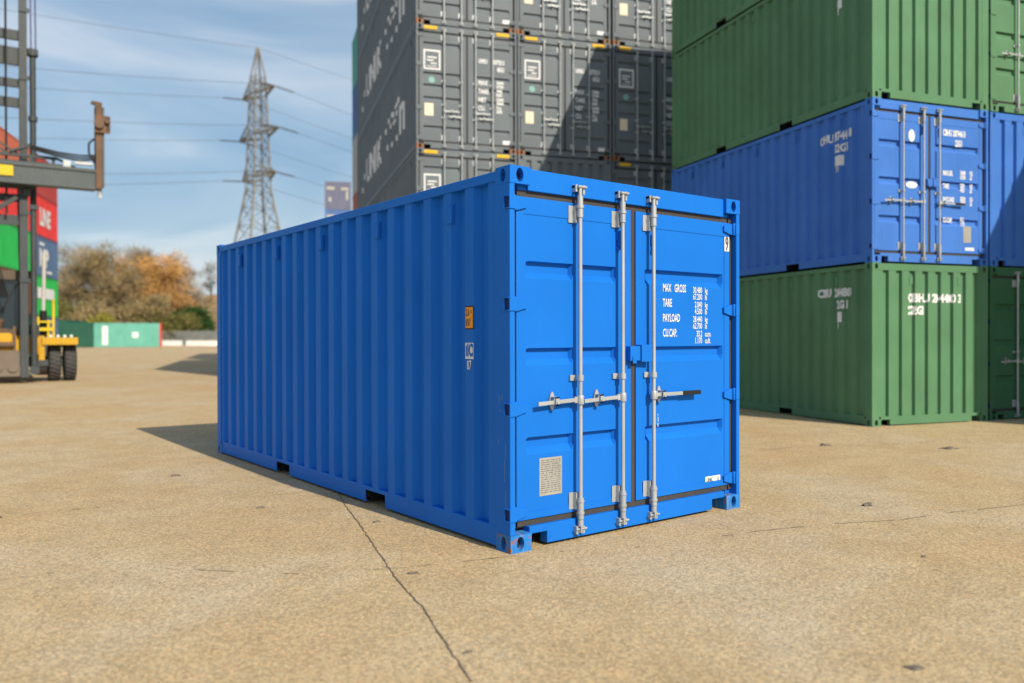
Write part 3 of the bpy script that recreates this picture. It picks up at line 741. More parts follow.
# small far stack between pylon and grey stack
FA = .45
fsm = cpaint('lilac_grey_paint', (.15, .16, .235)); fsb = cpaint('pale_blue_paint', (.09, .17, .38))
for l in range(6):
    mt = fsm if l in (5, 3) else fsb
    o = far_container(mt, 6.058, 2.591, mt); place(o, 29.15, 66.7, .32+l*2.6, FA, 6.058)
    tag(o, '%s container, distant stack right of the pylon, %s' % ('lilac grey' if mt is fsm else 'pale blue', ['on the ground', 'second from the ground', 'third from the ground', 'fourth from the ground', 'second from the top', 'topmost'][l]), 'shipping container', 'distant stack between pylon and grey stack')
    if l >= 4: fr(rects([(.2, 1.8, .9, 2.1), (1.5, 1.8, 2.2, 2.05), (.35, .7, .6, 1.1), (1.95, .9, 2.15, 1.7)]), pale, 0, 0, o, conv(6.058), base=.0, eps=.012, name='lettering')

# ------------------------------------------------------------------ coloured stacks behind the lift truck
# long sides run from (1.76,48.9) to (6.2,60.0)
qa = math.atan2(6.17-1.76, 60.01-48.91)
qX = Vector((math.cos(qa), -math.sin(qa), 0)); qY = Vector((math.sin(qa), math.cos(qa), 0))
def qplace(o, k, l):
    # the right long side passes through the two points; k = position along the row
    org = Vector((1.76, 48.91, 0))+qY*(k*6.13)-qX*Wd
    place(o, org.x, org.y, zg(org.x, org.y)+l*2.6, qa, 6.058)
qm = {0: [(dgreen, 'dark green'), (orangep, 'brown'), (grn, 'bright green'), (redp, 'red'), (rustp, 'orange red')],
      1: [(slate, 'slate blue'), (grn, 'bright green'), (slate, 'slate blue'), (redp, 'red'), (dred, 'dark red')]}
pos = ['on the ground', 'second from the ground', 'third from the ground', 'fourth from the ground', 'fifth from the ground', 'sixth from the ground']
for k in (0, 1):
    for l, (mt, w) in enumerate(qm[k]):
        o = far_container(mt); qplace(o, k, l)
        tag(o, '%s container, %s coloured stack behind the lift truck, %s' % (w, ['nearer', 'farther'][k], pos[l]), 'shipping container', 'coloured containers behind the lift truck')
        if k == 1 and l in (1, 2, 3):
            g = {3: [text('LINE', 1.25, 1.6, .75, 1.0, .03)], 2: [text('MP', 1.25, 1.5, .7, 1.3, .04), rects([(1.5, 2.0, 2.6, 2.2), (3.2, .25, 4.4, .42)])], 1: [rects([(1.0, 1.15, 5.0, 1.85)])]}[l]
            vs, fs = merge(*g)
            me = bpy.data.meshes.new('lettering'); me.from_pydata([(Wd/2+.014, v[0]-3.03, v[1]) for v in vs], [], fs); me.materials.append(white)
            q = bpy.data.objects.new('lettering', me); COL.objects.link(q); q.parent = o

# ------------------------------------------------------------------ far containers on the left
def far_at(mat, x, y, rz, lab, endm=None, Hh=2.591, Lh=6.058):
    o = far_container(mat, Lh, Hh, endm); o.location = (x, y, zg(x, y)); o.rotation_euler = (0, 0, rz); return tag(o, lab, 'shipping container', 'distant containers in front of the trees')
lat = Vector((.794, -.608, 0))
def cam_pt(px, dep, z=None):
    l = (px-512)*dep/FPX; x = CAMP.x+_f.x*dep+_r.x*l; y = CAMP.y+_f.y*dep+_r.y*l
    return x, y
ang = math.atan2(-lat.x, lat.y)
x, y = cam_pt(128, 88.5); t1 = far_at(cpaint('pale_teal_paint', (.13, .40, .32), .3, .03), x, y, R_(-37.4)+math.pi/2+R_(21), 'pale teal container with white panel and red right end, far away before the trees', redp, Lh=6.7)
for rc in ((1.0, .25, 1.55, 2.25), (3.9, 1.0, 4.5, 1.6)):
    vs, fs = rects([rc])
    me = bpy.data.meshes.new('white_panel'); me.from_pydata([(-Wd/2-.006, 3.4-v[0], v[1]) for v in vs], [], fs); me.materials.append(white)
    q = bpy.data.objects.new('white_panel', me); COL.objects.link(q); q.parent = t1
x, y = cam_pt(88, 88); far_at(dgreen, x, y, R_(-37.4)+R_(10), 'dark green container end-on, right beside the teal container in the distance')
x, y = cam_pt(66, 90); far_at(dgreen, x, y, R_(-37.4)+R_(8), 'dark green container half hidden by the lift truck wheels in the distance', Hh=2.896)

# ------------------------------------------------------------------ barriers and fence beyond
concm = cpaint('pale_concrete', (.66, .65, .60), .2, 0)
def barrier(px, dep, lab, rz=0, Lb=2.6):
    m = MB(); m.prism([(-.3, 0), (.3, 0), (.3, .12), (.16, .28), (.11, .62), (-.11, .62), (-.16, .28), (-.3, .12)], 'x', -Lb/2, Lb/2)
    o = m.build('concrete_barrier', concm); x, y = cam_pt(px, dep); o.location = (x, y, zg(x, y)); o.rotation_euler = (0, 0, R_(-37.4)+rz)
    tag(o, lab, 'barrier', 'white barriers beyond the yard')
barrier(171, 98, 'short white concrete barrier just right of the teal container')
barrier(195, 97, 'white concrete barrier in the middle of the distant row, under the dark green bush', R_(5), 2.0)
barrier(212, 96, 'white concrete barrier nearest the far corner of the blue container', R_(8), 2.4)
fm = cpaint('grey_fence', (.22, .23, .23), .2, 0)
fo = empty('yard_fence'); x0, y0 = cam_pt(150, 101); fo.location = (x0, y0, zg(x0, y0)); fo.rotation_euler = (0, 0, R_(-37.4))
m = MB(); n = 0
for k in range(120): m.box(k*.16, k*.16+.11, -.01, .01, .05, 1.75+.05*(k % 2))
m.build('pale_boards', fm, fo)
m = MB(); m.box(0, 19.2, .011, .05, .4, .47); m.box(0, 19.2, .011, .05, 1.4, 1.47); m.build('fence_rail', fm, fo)
for k in range(9):
    m = MB(); m.box(k*2.4-.05, k*2.4+.05, .051, .14, 0, 1.9); m.build('fence_post', fm, fo)
tag(fo, 'grey board fence behind the white barriers at the far edge of the yard', 'fence')

# ------------------------------------------------------------------ hill
m = MB(); K, J = 60, 14; vs = []
for i in range(K+1):
    for j in range(J+1):
        px = 60+i*9; dep = 150+j*14
        x, y = cam_pt(px, dep); t = max(0, min(1, (px-60)/150)); h = (3+10.5*t)*math.sin(math.pi*min(1, j/J*.9+.02))+1.2*mnoise.noise(Vector((x*.05, y*.05, 0)))
        vs.append((x, y, .5+h if 0 < j < J else -.5))
fs = [(i*(J+1)+j, (i+1)*(J+1)+j, (i+1)*(J+1)+j+1, i*(J+1)+j+1) for i in range(K) for j in range(J)]
m.add(vs, fs, 0, True)
hm, ntt, b = nm('bracken_slope'); nn = N(ntt, 'ShaderNodeTexNoise'); nn.inputs['Scale'].default_value = .25; nn.inputs['Detail'].default_value = 8
tcc = N(ntt, 'ShaderNodeTexCoord'); ntt.links.new(tcc.outputs['Object'], nn.inputs[0]); c_ = N(ntt, 'ShaderNodeValToRGB')
c_.color_ramp.elements[0].position = .35; c_.color_ramp.elements[0].color = (.13, .12, .045, 1); c_.color_ramp.elements[1].position = .62; c_.color_ramp.elements[1].color = (.36, .19, .075, 1)
ntt.links.new(nn.outputs[0], c_.inputs[0]); ntt.links.new(c_.outputs[0], b.inputs['Base Color']); b.inputs['Roughness'].default_value = .95
tag(m.build('hill', hm), kind='structure')

# ------------------------------------------------------------------ trees
def leafm(n, a, b_):
    m, nt, b = nm(n); o = N(nt, 'ShaderNodeTexNoise'); o.inputs['Scale'].default_value = .5; o.inputs['Detail'].default_value = 5
    t = N(nt, 'ShaderNodeTexCoord'); nt.links.new(t.outputs['Object'], o.inputs[0]); c = N(nt, 'ShaderNodeValToRGB')
    c.color_ramp.elements[0].position = .38; c.color_ramp.elements[1].position = .62; c.color_ramp.elements[0].color = (*a, 1); c.color_ramp.elements[1].color = (*b_, 1)
    nt.links.new(o.outputs[0], c.inputs[0]); nt.links.new(c.outputs[0], b.inputs['Base Color']); b.inputs['Roughness'].default_value = .9; b.inputs['Specular IOR Level'].default_value = .1; return m
barkm = leafm('bark', (.10, .085, .06), (.19, .165, .12))
twig_brown = leafm('brown_twigs', (.20, .165, .085), (.38, .29, .15))
twig_grey = leafm('grey_twigs', (.25, .22, .17), (.38, .34, .27))
twig_orange = leafm('orange_twigs', (.44, .25, .085), (.62, .37, .13))
leaf_green = leafm('evergreen_leaves', (.025, .06, .018), (.06, .11, .03))
leaf_olive = leafm('olive_leaves', (.10, .11, .03), (.20, .17, .06))
def tree(px, dep, h, w, twm, lab, seed, n=5200, cat='tree', droop=0, base=.18, gz=None, group='trees beyond the yard', tw=.035):
    rnd = random.Random(seed); x0, y0 = cam_pt(px, dep); root = empty('bare_tree' if base > .05 else 'bush', (x0, y0, zg(x0, y0) if gz is None else gz))
    tr = MB(); tips = []
    def grow(p, d, ln, r, lv):
        q = p+d*ln; tr.tube(p, q, r, 5 if lv < 2 else 3, r2=r*.68, cap=False)
        if lv >= 3: tips.append((q, d)); return
        for k in range(4 if lv else 6):
            a = rnd.uniform(0, 6.28); sp = rnd.uniform(.35, .85)
            e = (d+Vector((math.cos(a)*sp, math.sin(a)*sp, rnd.uniform(-.1, .35)))).normalized()
            grow(p.lerp(q, rnd.uniform(.55, 1)), e, ln*rnd.uniform(.55, .85), r*.5, lv+1)
    grow(Vector((0, 0, -.2)), Vector((rnd.uniform(-.06, .06), rnd.uniform(-.06, .06), 1)), h*(.28 if base > .05 else .1), h*.018+.03, 0)
    tr.build('trunk', barkm, root)
    # clumps: an uneven crown made of lobes
    lobes = []
    for k in range(26):
        a = rnd.uniform(0, 6.28); rr = rnd.uniform(0, .85)*w/2; zz = h*(base+.10+rnd.uniform(0, .80)*(1-base))*(1-.25*(rr/(w/2))**2)
        s = rnd.uniform(.08, .22)*w*(1.0 if base > .05 else 1.2); top = h-s*.7
        lobes.append((Vector((rr*math.cos(a), rr*math.sin(a), min(zz, top))), s))
    lobes.append((Vector((rnd.uniform(-.15, .15)*w, 0, h-w*.14)), w*.15))
    cr = MB(); vs = []; fs = []
    for k in range(n):
        c, s = rnd.choice(lobes)
        v = Vector((rnd.gauss(0, 1), rnd.gauss(0, 1), rnd.gauss(0, 1))).normalized()*(s*rnd.random()**.38)
        p = c+Vector((v.x, v.y, v.z*.9))
        if p.z < .1: p.z = abs(p.z)+.1
        d = (v.normalized()*.8+Vector((rnd.gauss(0, .5), rnd.gauss(0, .5), rnd.gauss(.45-droop, .4)))).normalized()
        ln = rnd.uniform(.4, 1.5)*(h/12)**.5; sd = d.cross(Vector((rnd.gauss(0, 1), rnd.gauss(0, 1), rnd.gauss(0, 1)))).normalized()*tw*rnd.uniform(.6, 1.6)
        o = len(vs); vs += [p-sd, p+sd, p+d*ln]; fs.append((o, o+1, o+2))
    cr.add(vs, fs); cr.build('crown', twm, root, tri=True)
    tag(root, lab, cat, group); return root
# px, depth, height, width, twigs
tree(60, 118, 14.2, 9, twig_grey, 'pale grey leafless tree rising beside the coloured container stack', 21, 3200, tw=.03)
tree(76, 112, 11.5, 8.5, twig_brown, 'brown bushy leafless tree above the dark green distant containers', 22, 4200)
tree(90, 120, 14.2, 8, twig_grey, 'thin pale leafless tree second from the left in the tree line', 29, 3400, tw=.03)
tree(104, 110, 13.6, 9, twig_brown, 'tallest dense brown leafless tree above the left end of the teal container', 23, 6000)
tree(121, 112, 12.0, 6.0, twig_orange, 'narrow orange twigged willow between the brown trees', 24, 3200, droop=.5)
tree(131, 109, 10.2, 6.5, twig_brown, 'brown leafless tree in front of the orange willows', 25, 3600)
tree(141, 118, 13.6, 8.0, twig_grey, 'pale brown leafless tree behind the middle of the teal container', 26, 4200)
tree(149, 112, 12.0, 8.5, twig_orange, 'orange twigged willow over the right part of the teal container', 27, 4400, droop=.5)
tree(168, 112, 12.6, 9.5, twig_orange, 'broad orange twigged willow, rightmost of the orange ones', 28, 6400, droop=.5)
tree(155, 107, 6.5, 7, twig_brown, 'low brown leafless tree in front of the broad orange willow', 40, 3000)
tree(186, 114, 10.8, 8.5, twig_grey, 'pale leafless tree at the right end of the tree line', 30, 3600, tw=.03)
tree(197, 118, 7.5, 7, twig_brown, 'small brown leafless tree behind the dark green round bush', 41, 3000)
tree(160, 104, 3.6, 9, leaf_olive, 'low olive scrub behind the right end of the teal container', 31, 3600, 'bush', base=0, tw=.06)
tree(180, 104, 3.9, 8, leaf_olive, 'low olive scrub between teal container and dark green bush', 32, 3600, 'bush', base=0, tw=.06)
tree(120, 104, 4.2, 9, twig_brown, 'low brown scrub behind the middle of the teal container', 33, 4200, 'bush', base=0, tw=.06)
tree(140, 104, 4.6, 8, leafm('tan_leaves', (.15, .125, .05), (.26, .20, .09)), 'low tan scrub behind the teal container, centre', 37, 4200, 'bush', base=0, tw=.06)
tree(92, 104, 5.6, 10, twig_brown, 'low brown scrub behind the dark green containers', 34, 4200, 'bush', base=0, tw=.05)
tree(64, 106, 5.6, 9, leaf_olive, 'olive scrub between coloured stack and dark green containers', 42, 3800, 'bush', base=0, tw=.06)
tree(103, 99, 3.8, 3.4, leafm('yellow_green_leaves', (.20, .20, .03), (.34, .32, .06)), 'yellow green bush beside the left end of the teal container', 35, 2000, 'bush', base=0, tw=.07)
tree(192, 107, 4.8, 4.8, leaf_green, 'dark green round bush at the right end of the tree line', 36, 6000, 'bush', base=0, tw=.10)
tree(199, 109, 3.8, 3.6, leaf_green, 'smaller dark green bush leaning against the round one', 38, 4000, 'bush', base=0, tw=.10)
tree(212, 160, 8.0, 6, twig_grey, 'small bare tree standing alone on the brown hill', 39, 900, gz=8.3, tw=.03)

# ------------------------------------------------------------------ pylon and power lines
steel = paint('weathered_steel', (.19, .185, .165), .6, .1, .3, .1)
steeld = paint('insulator_glaze', (.06, .05, .045), .4)
DEP = 140.0
pc = Vector((*cam_pt(259, DEP), 0)); pc.z = -.2
_ry = Vector((pc.x-CAMP.x, pc.y-CAMP.y, 0)).normalized(); armd = Vector((_ry.y, -_ry.x, 0))*3.3-_ry*6.4      # near / right half arm
armn = Vector((armd.x, armd.y, 0)).normalized(); wired = Vector((-armn.y, armn.x, 0))
if wired.dot(_r) > 0: wired = -wired      # points to the left of the picture
py = empty('electricity_pylon', pc)
def wdt(z):       # half width of the tower body
    for (z0, w0), (z1, w1) in zip(((0, 4.6), (17, 3.0), (26.5, 1.55), (43, 1.05), (46, .9)), ((17, 3.0), (26.5, 1.55), (43, 1.05), (46, .9), (51, .08))):
        if z <= z1: return w0+(w1-w0)*(z-z0)/(z1-z0)
    return .08
def corner(k, z):
    w = wdt(z); s = ((1, 1), (1, -1), (-1, -1), (-1, 1))[k]; return armn*(s[0]*w)+wired*(s[1]*w)+Vector((0, 0, z))
lev = [0, 6.5, 12, 17, 20.5, 23.7, 26.5, 29.2, 31.8, 34.2, 36.6, 38.8, 41, 43, 46, 51]
for k in range(4):
    m = MB()
    for a, b in zip(lev[:-1], lev[1:]): m.beam(corner(k, a), corner(k, b), .30 if a < 26 else .22)
    m.build('leg', steel, py)
m = MB()
for a, b in zip(lev[:-2], lev[1:-1]):
    for k in range(4):
        j = (k+1) % 4; m.beam(corner(k, a), corner(j, b), .09); m.beam(corner(j, a), corner(k, b), .09); m.beam(corner(k, b), corner(j, b), .09)
m.build('lattice_bracing', steel, py)
arms = [(43.0, 5.6), (35.9, 7.0), (28.7, 5.9)]
ends = []
for z, ln in arms:
    for s in (1, -1):
        m = MB(); tip = armn*(s*ln)+Vector((0, 0, z+.3)); w = wdt(z)
        for q in (1, -1):
            m.beam(armn*(s*w)+wired*(q*w)+Vector((0, 0, z)), tip, .28); m.beam(armn*(s*w)+wired*(q*w)+Vector((0, 0, z+2.0)), tip, .15)
        for t in (.25, .5, .75):
            A = (armn*(s*w)+wired*w+Vector((0, 0, z))).lerp(tip, t); B = (armn*(s*w)-wired*w+Vector((0, 0, z))).lerp(tip, t); C = (armn*(s*w)+wired*w+Vector((0, 0, z+2))).lerp(tip, t); D = (armn*(s*w)-wired*w+Vector((0, 0, z+2))).lerp(tip, t)
            m.beam(A, B, .1); m.beam(A, C, .1); m.beam(B, D, .1); m.beam(C, D, .1); m.beam(A, D, .1)
        arm = m.build('cross_arm', steel, py); ends.append((z, s, tip))
        for q in (1, -1):
            i = MB(); wd2 = (wired*q+Vector((0, 0, -.10))).normalized(); i.tube(tip, tip+wd2*3.6, .08, 6)
            for t in range(12): i.tube(tip+wd2*(.5+t*.25), tip+wd2*(.6+t*.25), .13, 6)
            i.build('insulator', steeld, arm)
tag(py, 'tall grey steel lattice electricity pylon with three pairs of arms beyond the trees', 'pylon')
wirem = plain('power_cable', (.10, .11, .12), .6)
def wire(a, b, sag, lab, r=.032):
    m = MB(); K = 26; pts = [a.lerp(b, i/K)-Vector((0, 0, sag*4*(i/K)*(1-i/K))) for i in range(K+1)]
    m.path(pts, r, 4); o = m.build('power_line', wirem); tag(o, lab, 'power line', 'power lines of the pylon')
nmz = {43.0: 'top', 35.9: 'middle', 28.7: 'lowest'}
for z, s, tip in ends:
    for q in (1, -1):
        wd2 = (wired*q+Vector((0, 0, -.10))).normalized(); A = pc+tip+wd2*3.6
        Bv = pc+tip+wired*(q*260)+Vector((0, 0, -1 if q > 0 else -3))
        wire(A, Bv, 11 if q > 0 else 9, 'thin power line running %s from the %s %s arm of the pylon' % ('left' if q > 0 else 'right', nmz[z], 'near' if s > 0 else 'far'))
for q in (1, -1):
    wire(pc+Vector((0, 0, 51)), pc+Vector((0, 0, 51))+wired*(q*260), 8 if q > 0 else 5, 'thin earth wire running %s from the tip of the pylon' % ('left' if q > 0 else 'right'), .03)

# ------------------------------------------------------------------ container lift truck
yelp = paint('machine_yellow', (.56, .32, .018), .5, .12, .55, .15, dirtcol=(.25, .17, .08))
mastm = paint('mast_grey', (.050, .062, .068), .5, .12, .4, .10, dirtcol=(.22, .17, .12))
beamm = paint('beam_grey', (.075, .095, .10), .5, .10, .35, .12, dirtcol=(.24, .19, .14))
rusty = paint('rusty_arm', (.13, .085, .055), .75, .25, .6, .35, dirtcol=(.09, .085, .08))
tyrem = paint('tyre', (.06, .06, .062), .85, .1, .4, dirtcol=(.20, .17, .13))
glass = bpy.data.materials.new('cab_glass'); glass.use_nodes = True; gb = glass.node_tree.nodes['Principled BSDF']; gb.inputs['Base Color'].default_value = (.012, .022, .028, 1); gb.inputs['Roughness'].default_value = .08; gb.inputs['Specular IOR Level'].default_value = .9
TKX, TKY = -.69, 24.35
tk = empty('container_lift_truck', (TKX, TKY, zg(TKX, TKY)), R_(-5.1))
def pt(mb, name, mat, parent=tk, bevel=0): return mb.build(name, mat, parent, bevel)
for s in (-1, 1):
    m = MB(); m.box(min(s*.61, s*.82), max(s*.61, s*.82), -.55, -.20, .18, 13.2); 
    for z in range(3, 13, 2): m.box(min(s*.60, s*.88), max(s*.60, s*.88), -.58, -.551, z, z+.12)
    pt(m, 'mast_rail', mastm)
    m = MB(); m.tube((s*.97, -.3, .35), (s*.97, -.3, 9.9), .085, 10); m.tube((s*.97, -.3, 5.9), (s*.97, -.3, 6.3), .13, 10); m.tube((s*.97, -.3, 9.8), (s*.97, -.3, 10.0), .15, 10); m.tube((s*.97, -.3, 7.85), (s*.97, -.3, 8.0), .12, 10); pt(m, 'lift_cylinder', mastm)
    m = MB(); m.path([(s*.93, -.32, 10), (s*.91, -.32, 13)], .025); m.path([(s*1.05, -.32, 10), (s*1.03, -.32, 13)], .025); pt(m, 'hydraulic_hose', paint('violet_hose', (.10, .10, .22), .5))
    m = MB(); m.box(min(s*.86, s*1.1), max(s*.86, s*1.1), -.42, -.3, 9.85, 10.0); m.box(min(s*.86, s*1.1), max(s*.86, s*1.1), -.42, -.3, 5.2, 5.35); m.box(min(s*.86, s*1.1), max(s*.86, s*1.1), -.42, -.3, .3, .5); pt(m, 'cylinder_bracket', mastm)
for z, h in ((10.2, .28), (9.45, .52), (8.8, .24), (8.2, .28), (11.9, .4), (4.7, .3), (5.4, .22), (12.9, .3)):
    m = MB(); m.box(-.61, .61, -.40, -.28, z, z+h); pt(m, 'mast_cross_member', mastm)
for s in (-1, 1):
    m = MB(); m.box(s*.28-.03, s*.28+.03, -.62, -.58, 5, 13); pt(m, 'lift_chain', dark)
m = MB(); m.box(-2.62, 2.62, -1.05, -.66, 6.18, 6.80); m.box(-2.62, 2.62, -1.09, -1.051, 6.70, 6.80); m.box(-2.62, 2.62, -1.09, -1.051, 6.18, 6.25)
bm_ = pt(m, 'spreader_beam', beamm, bevel=.01); bm_.location.z = -.34; bm_.scale.x = .985
m = MB(); m.box(-1.9, 1.9, -.95, -.62, 6.805, 6.87); m.box(-1.6, 1.6, -.80, -.70, 7.02, 7.10); m.beam((-1.6, -.75, 7.06), (-2.1, -.75, 6.84), .06); m.beam((1.6, -.75, 7.06), (2.1, -.75, 6.84), .06)
for xx in (-1.5, -.9, .9, 1.5): m.box(xx-.04, xx+.04, -.80, -.70, 6.871, 7.019)
m.beam((.1, -.7, 7.4), (.62, -.7, 7.08), .05); m.beam((-.3, -.7, 7.5), (.3, -.75, 7.1), .06); m.tube((.35, -.8, 7.12), (.75, -.8, 7.3), .05, 8)
pt(m, 'beam_top_frame', mastm, bm_)
m = MB(); m.box(-1.5, .45, -1.096, -1.091, 6.38, 6.68); pt(m, 'yellow_name_panel', paint('label_yellow', (.62, .45, .02), .5), bm_)
vs, fs = text('HYSTER', .22, -1.25, 6.45, 1.3, .03); me = bpy.data.meshes.new('lettering'); me.from_pydata([(v[0], -1.099, v[1]) for v in vs], [], fs); me.materials.append(black); o = bpy.data.objects.new('lettering', me); COL.objects.link(o); o.parent = bm_
m = MB()
for k in range(3): m.path([(.9, -.9, 7.25+k*.05), (1.6, -.95, 7.10+k*.06), (2.2, -.98, 7.02+k*.08), (2.62, -.95, 7.12+k*.06)], .028)
m.path([(2.62, -.9, 7.0), (2.45, -.9, 7.3), (2.45, -.9, 7.6), (2.6, -.9, 7.75)], .03)
pt(m, 'hydraulic_hose', black, bm_)
m = MB(); m.box(1.75, 1.95, -1.0, -.8, 6.81, 7.0); m.box(2.05, 2.5, -1.0, -.85, 6.92, 7.0); m.tube((2.1, -.92, 6.96), (2.55, -.92, 6.96), .05, 8); pt(m, 'side_shift_cylinder', zinc, bm_)
for s in (-1, 1):
    m = MB(); a, b = sorted((s*2.625, s*2.80))
    m.box(a, b, -1.12, -.62, 6.22, 8.75); m.prism([(s*2.70, 8.75), (s*2.80, 8.75), (s*2.80, 8.85), (s*2.52, 8.87), (s*2.50, 8.80)], 'y', -1.05, -.9)
    ar = pt(m, 'end_arm', rusty, bm_)
    m = MB(); a, b = sorted((s*2.81, s*2.86)); m.box(a, b, -1.1, -.7, 6.3, 8.7); pt(m, 'arm_guide_plate', beamm, ar)
    m = MB(); m.box(min(s*2.58, s*3.0), max(s*2.58, s*3.0), -1.2, -1.125, 7.9, 8.42); m.tube((s*2.70, -1.3, 8.15), (s*2.70, -1.2, 8.15), .14, 10); m.tube((s*2.92, -1.3, 8.25), (s*2.92, -1.2, 8.25), .07, 8); m.box(min(s*2.9, s*3.02), max(s*2.9, s*3.02), -1.2, -.9, 7.95, 8.38); pt(m, 'latch_head', rusty, ar)
    m = MB(); m.tube((s*2.74, -.95, 6.02), (s*2.74, -.95, 6.22), .06, 8); m.box(min(s*2.70, s*2.79), max(s*2.70, s*2.79), -1.0, -.9, 5.96, 6.05); pt(m, 'twist_lock', zinc, ar)
m = MB(); m.box(-1.0, 1.0, -.66, -.56, 5.75, 6.40); m.box(-.9, -.7, -.66, -.56, 5.0, 5.9); m.box(.7, .9, -.66, -.56, 5.55, 5.9); m.beam((-1.1, -.5, 4.3), (.55, -.6, 5.5), .12); pt(m, 'carriage', mastm)
# lower mast plate and hood
m = MB(); m.box(-.60, .60, -.45, -.30, .22, .98); m.tube((.0, -.5, .55), (.0, -.44, .55), .20, 14); m.tube((.42, -.5, .48), (.42, -.44, .48), .14, 14); pt(m, 'lower_mast_plate', paint('plate_brown', (.16, .13, .10), .55, .1, .4, .15))
m = MB(); m.box(-1.25, 1.25, .05, 4.6, .85, 1.42); m.prism([(-.59, .98), (.59, .98), (.59, 1.28), (.35, 1.5), (-.35, 1.5), (-.59, 1.28)], 'y', -.28, .04); m.box(-.8, .8, 3.4, 6.2, 1.42, 2.3); pt(m, 'chassis', yelp, bevel=.01)
m = MB(); m.box(.88, 2.10, .55, .95, .45, .78); m.box(-2.10, -.88, .55, .95, .45, .78); m.tube((-2.0, .75, .62), (2.0, .75, .62), .16, 12); m.box(.87, 1.35, -.1, .5, .5, .68); pt(m, 'front_axle', mastm)
for s in (-1, 1):
    m = MB(); a, b = sorted((s*1.18, s*2.16)); m.box(a, b, .0, 1.5, 1.20, 1.36); m.box(a, b, -.06, -.001, 1.14, 1.36); m.box(min(s*1.1, s*1.26), max(s*1.1, s*1.26), .0, 1.4, .55, 1.199)
    fd = pt(m, 'fender', yelp, bevel=.01)
    for k, xx in enumerate((1.42, 1.62, 1.80, 1.98)):
        q = MB(); q.tube((s*xx, -.02, 1.41), (s*xx, .10, 1.41), .04, 10); q.box(s*xx-.02, s*xx+.02, .0, .06, 1.361, 1.38); pt(q, 'work_lamp', white, fd)
    m = MB()
    for xx in (1.36, 1.50): m.tube((s*xx, .1, 1.36), (s*xx, .1, 2.55 if xx > 1.4 else 1.9), .04, 8)
    m.beam((s*1.1, .1, 1.62), (s*1.5, .1, 1.62), .14, .10); m.beam((s*1.1, .1, 1.85), (s*1.5, .1, 1.85), .05); m.box(min(s*1.05, s*1.12), max(s*1.05, s*1.12), .05, .15, 1.36, 2.0); pt(m, 'handrail', paint('rail_yellow', (.62, .46, .02), .5))
    for x0 in (1.37, 1.80):
        m = MB(); K = 40; w = .355; xa = s*x0 if s > 0 else s*x0-w; R0 = .61
        prof_ = [(0, .32), (0, .50), (.03, .585), (.07, .61), (w-.07, .61), (w-.03, .585), (w, .50), (w, .32)]
        vs = []
        for i in range(K):
            t = 2*math.pi*i/K
            for (u, r) in prof_: vs.append((xa+u, .75+r*math.cos(t), .61+r*math.sin(t)))
        n8 = len(prof_); fs = [(i*n8+j, i*n8+j+1, ((i+1) % K)*n8+j+1, ((i+1) % K)*n8+j) for i in range(K) for j in range(n8-1)]
        m.add(vs, fs, 0)
        for i in range(30):
            t = 2*math.pi*i/30; c, s_ = math.cos(t), math.sin(t)
            for h in (0, 1):
                t2 = t+h*.1; c, s_ = math.cos(t2), math.sin(t2); u0, u1 = (.03, w*.47) if h == 0 else (w*.53, w-.03)
                m.beam((xa+u0, .75+.615*c, .61+.615*s_), (xa+u1, .75+.615*math.cos(t2+.06), .61+.615*math.sin(t2+.06)), .055, .03)
        ty = pt(m, 'tyre', tyrem)
        m = MB(); m.tube((xa+.05, .75, .61), (xa+w-.05, .75, .61), .325, 20); m.tube((xa-.0, .75, .61), (xa+w, .75, .61), .12, 12); pt(m, 'rim', yelp, ty)
# rear wheels
for s in (-1, 1):
    m = MB(); a, b = sorted((s*1.3, s*1.75)); m.tube((a, 5.2, .55), (b, 5.2, .55), .55, 28); pt(m, 'tyre', tyrem)
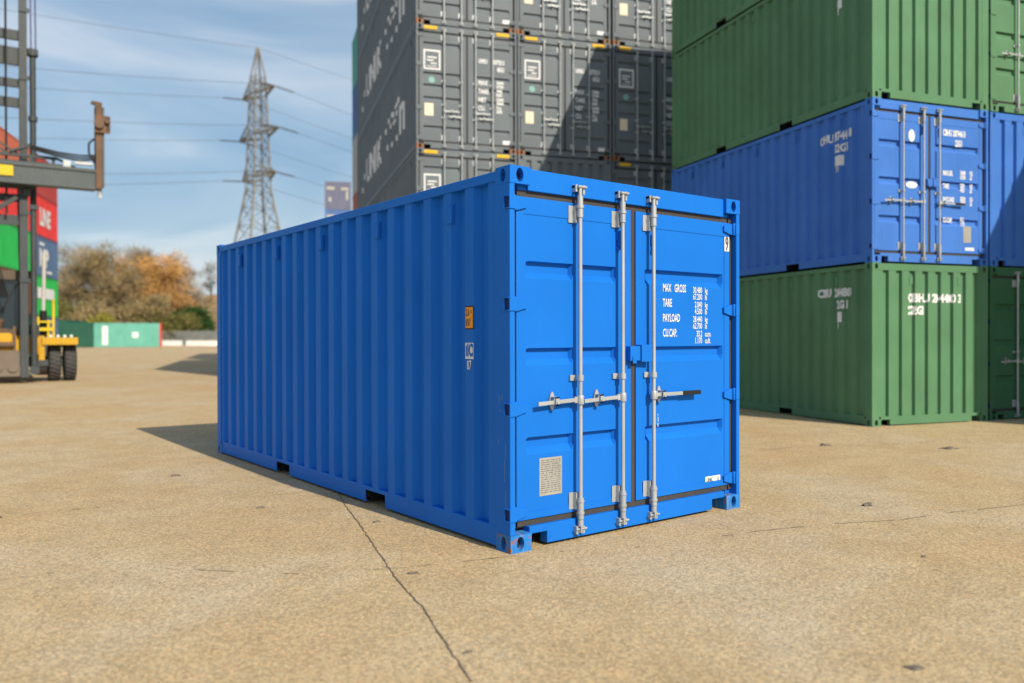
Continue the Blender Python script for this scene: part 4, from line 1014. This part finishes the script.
# cab
cb = empty('t')
bpy.data.objects.remove(cb)
m = MB()
for xx in (-.85, .79): 
    for yy in (.35, 2.0): m.box(xx, xx+.08, yy, yy+.08, 1.42, 3.2)
m.box(-.85, .87, .35, 2.08, 1.30, 1.62); m.box(-.9, .92, .28, 2.15, 3.2, 3.32); m.box(-.9, .92, .2, .28, 3.12, 3.40)
cab = pt(m, 'cab', paint('cab_brown', (.11, .085, .06), .5, .1, .3, .1))
m = MB(); m.box(-.77, .79, .38, .40, 1.62, 3.2); pt(m, 'windscreen', glass, cab)
m = MB(); m.box(.84, .86, .43, 2.0, 1.62, 3.2); m.box(-.83, -.81, .43, 2.0, 1.62, 3.2); m.box(-.77, .79, 2.02, 2.04, 1.62, 3.2); pt(m, 'side_window', glass, cab)
m = MB(); m.beam((-.1, .34, 1.7), (.55, .34, 3.0), .04); m.beam((.0, .34, 1.65), (.25, .34, 2.3), .03); pt(m, 'wiper', black, cab)
m = MB(); m.tube((.05, .25, 1.62), (.12, .15, 1.9), .1, 8); m.box(-.1, .3, .1, .3, 1.5, 1.64); pt(m, 'work_lamp', rusty, cab)
m = MB()
for k in range(5): m.path([(-.45+k*.06, -.33, 6.0), (-.42+k*.05, -.36, 4.6), (-.2+k*.07, -.34, 3.5), (.1+k*.05, -.33, 2.6)], .022)
for k in range(3): m.path([(.58+k*.05, -.12, 5.9), (.60+k*.05, -.1, 4.0), (.64+k*.05, -.05, 2.2), (.7+k*.07, .1, 1.45)], .025)
pt(m, 'hydraulic_hose', black)
m = MB(); m.box(.88, 1.12, .0, .6, 1.45, 1.75); m.box(.90, 1.10, .1, .5, 1.751, 2.1); pt(m, 'valve_block', mastm)
m = MB(); m.tube((-.46, -.35, 1.15), (.46, -.35, 1.15), .09, 10); m.box(-.5, -.42, -.36, -.2, .9, 1.7); m.box(.42, .5, -.36, -.2, .9, 1.7); pt(m, 'tilt_bracket', rusty)
# exhaust / filter post beside the mast
m = MB(); m.tube((1.24, .3, 1.4), (1.24, .3, 2.2), .10, 10); pt(m, 'exhaust_silencer', black)
m = MB(); m.tube((1.24, .3, 2.2), (1.27, .3, 3.95), .055, 10); pt(m, 'exhaust_pipe', paint('pale_pipe', (.5, .49, .46), .5))
tag(tk, 'yellow lift truck with grey mast and wide spreader beam at the left edge', 'container handler')

for o in COL.objects:
    for k in ('_L', '_H'):
        if k in o.keys(): del o[k]
    if o.parent is not None:
        for k in ('label', 'category', 'group'):
            if k in o.keys(): del o[k]
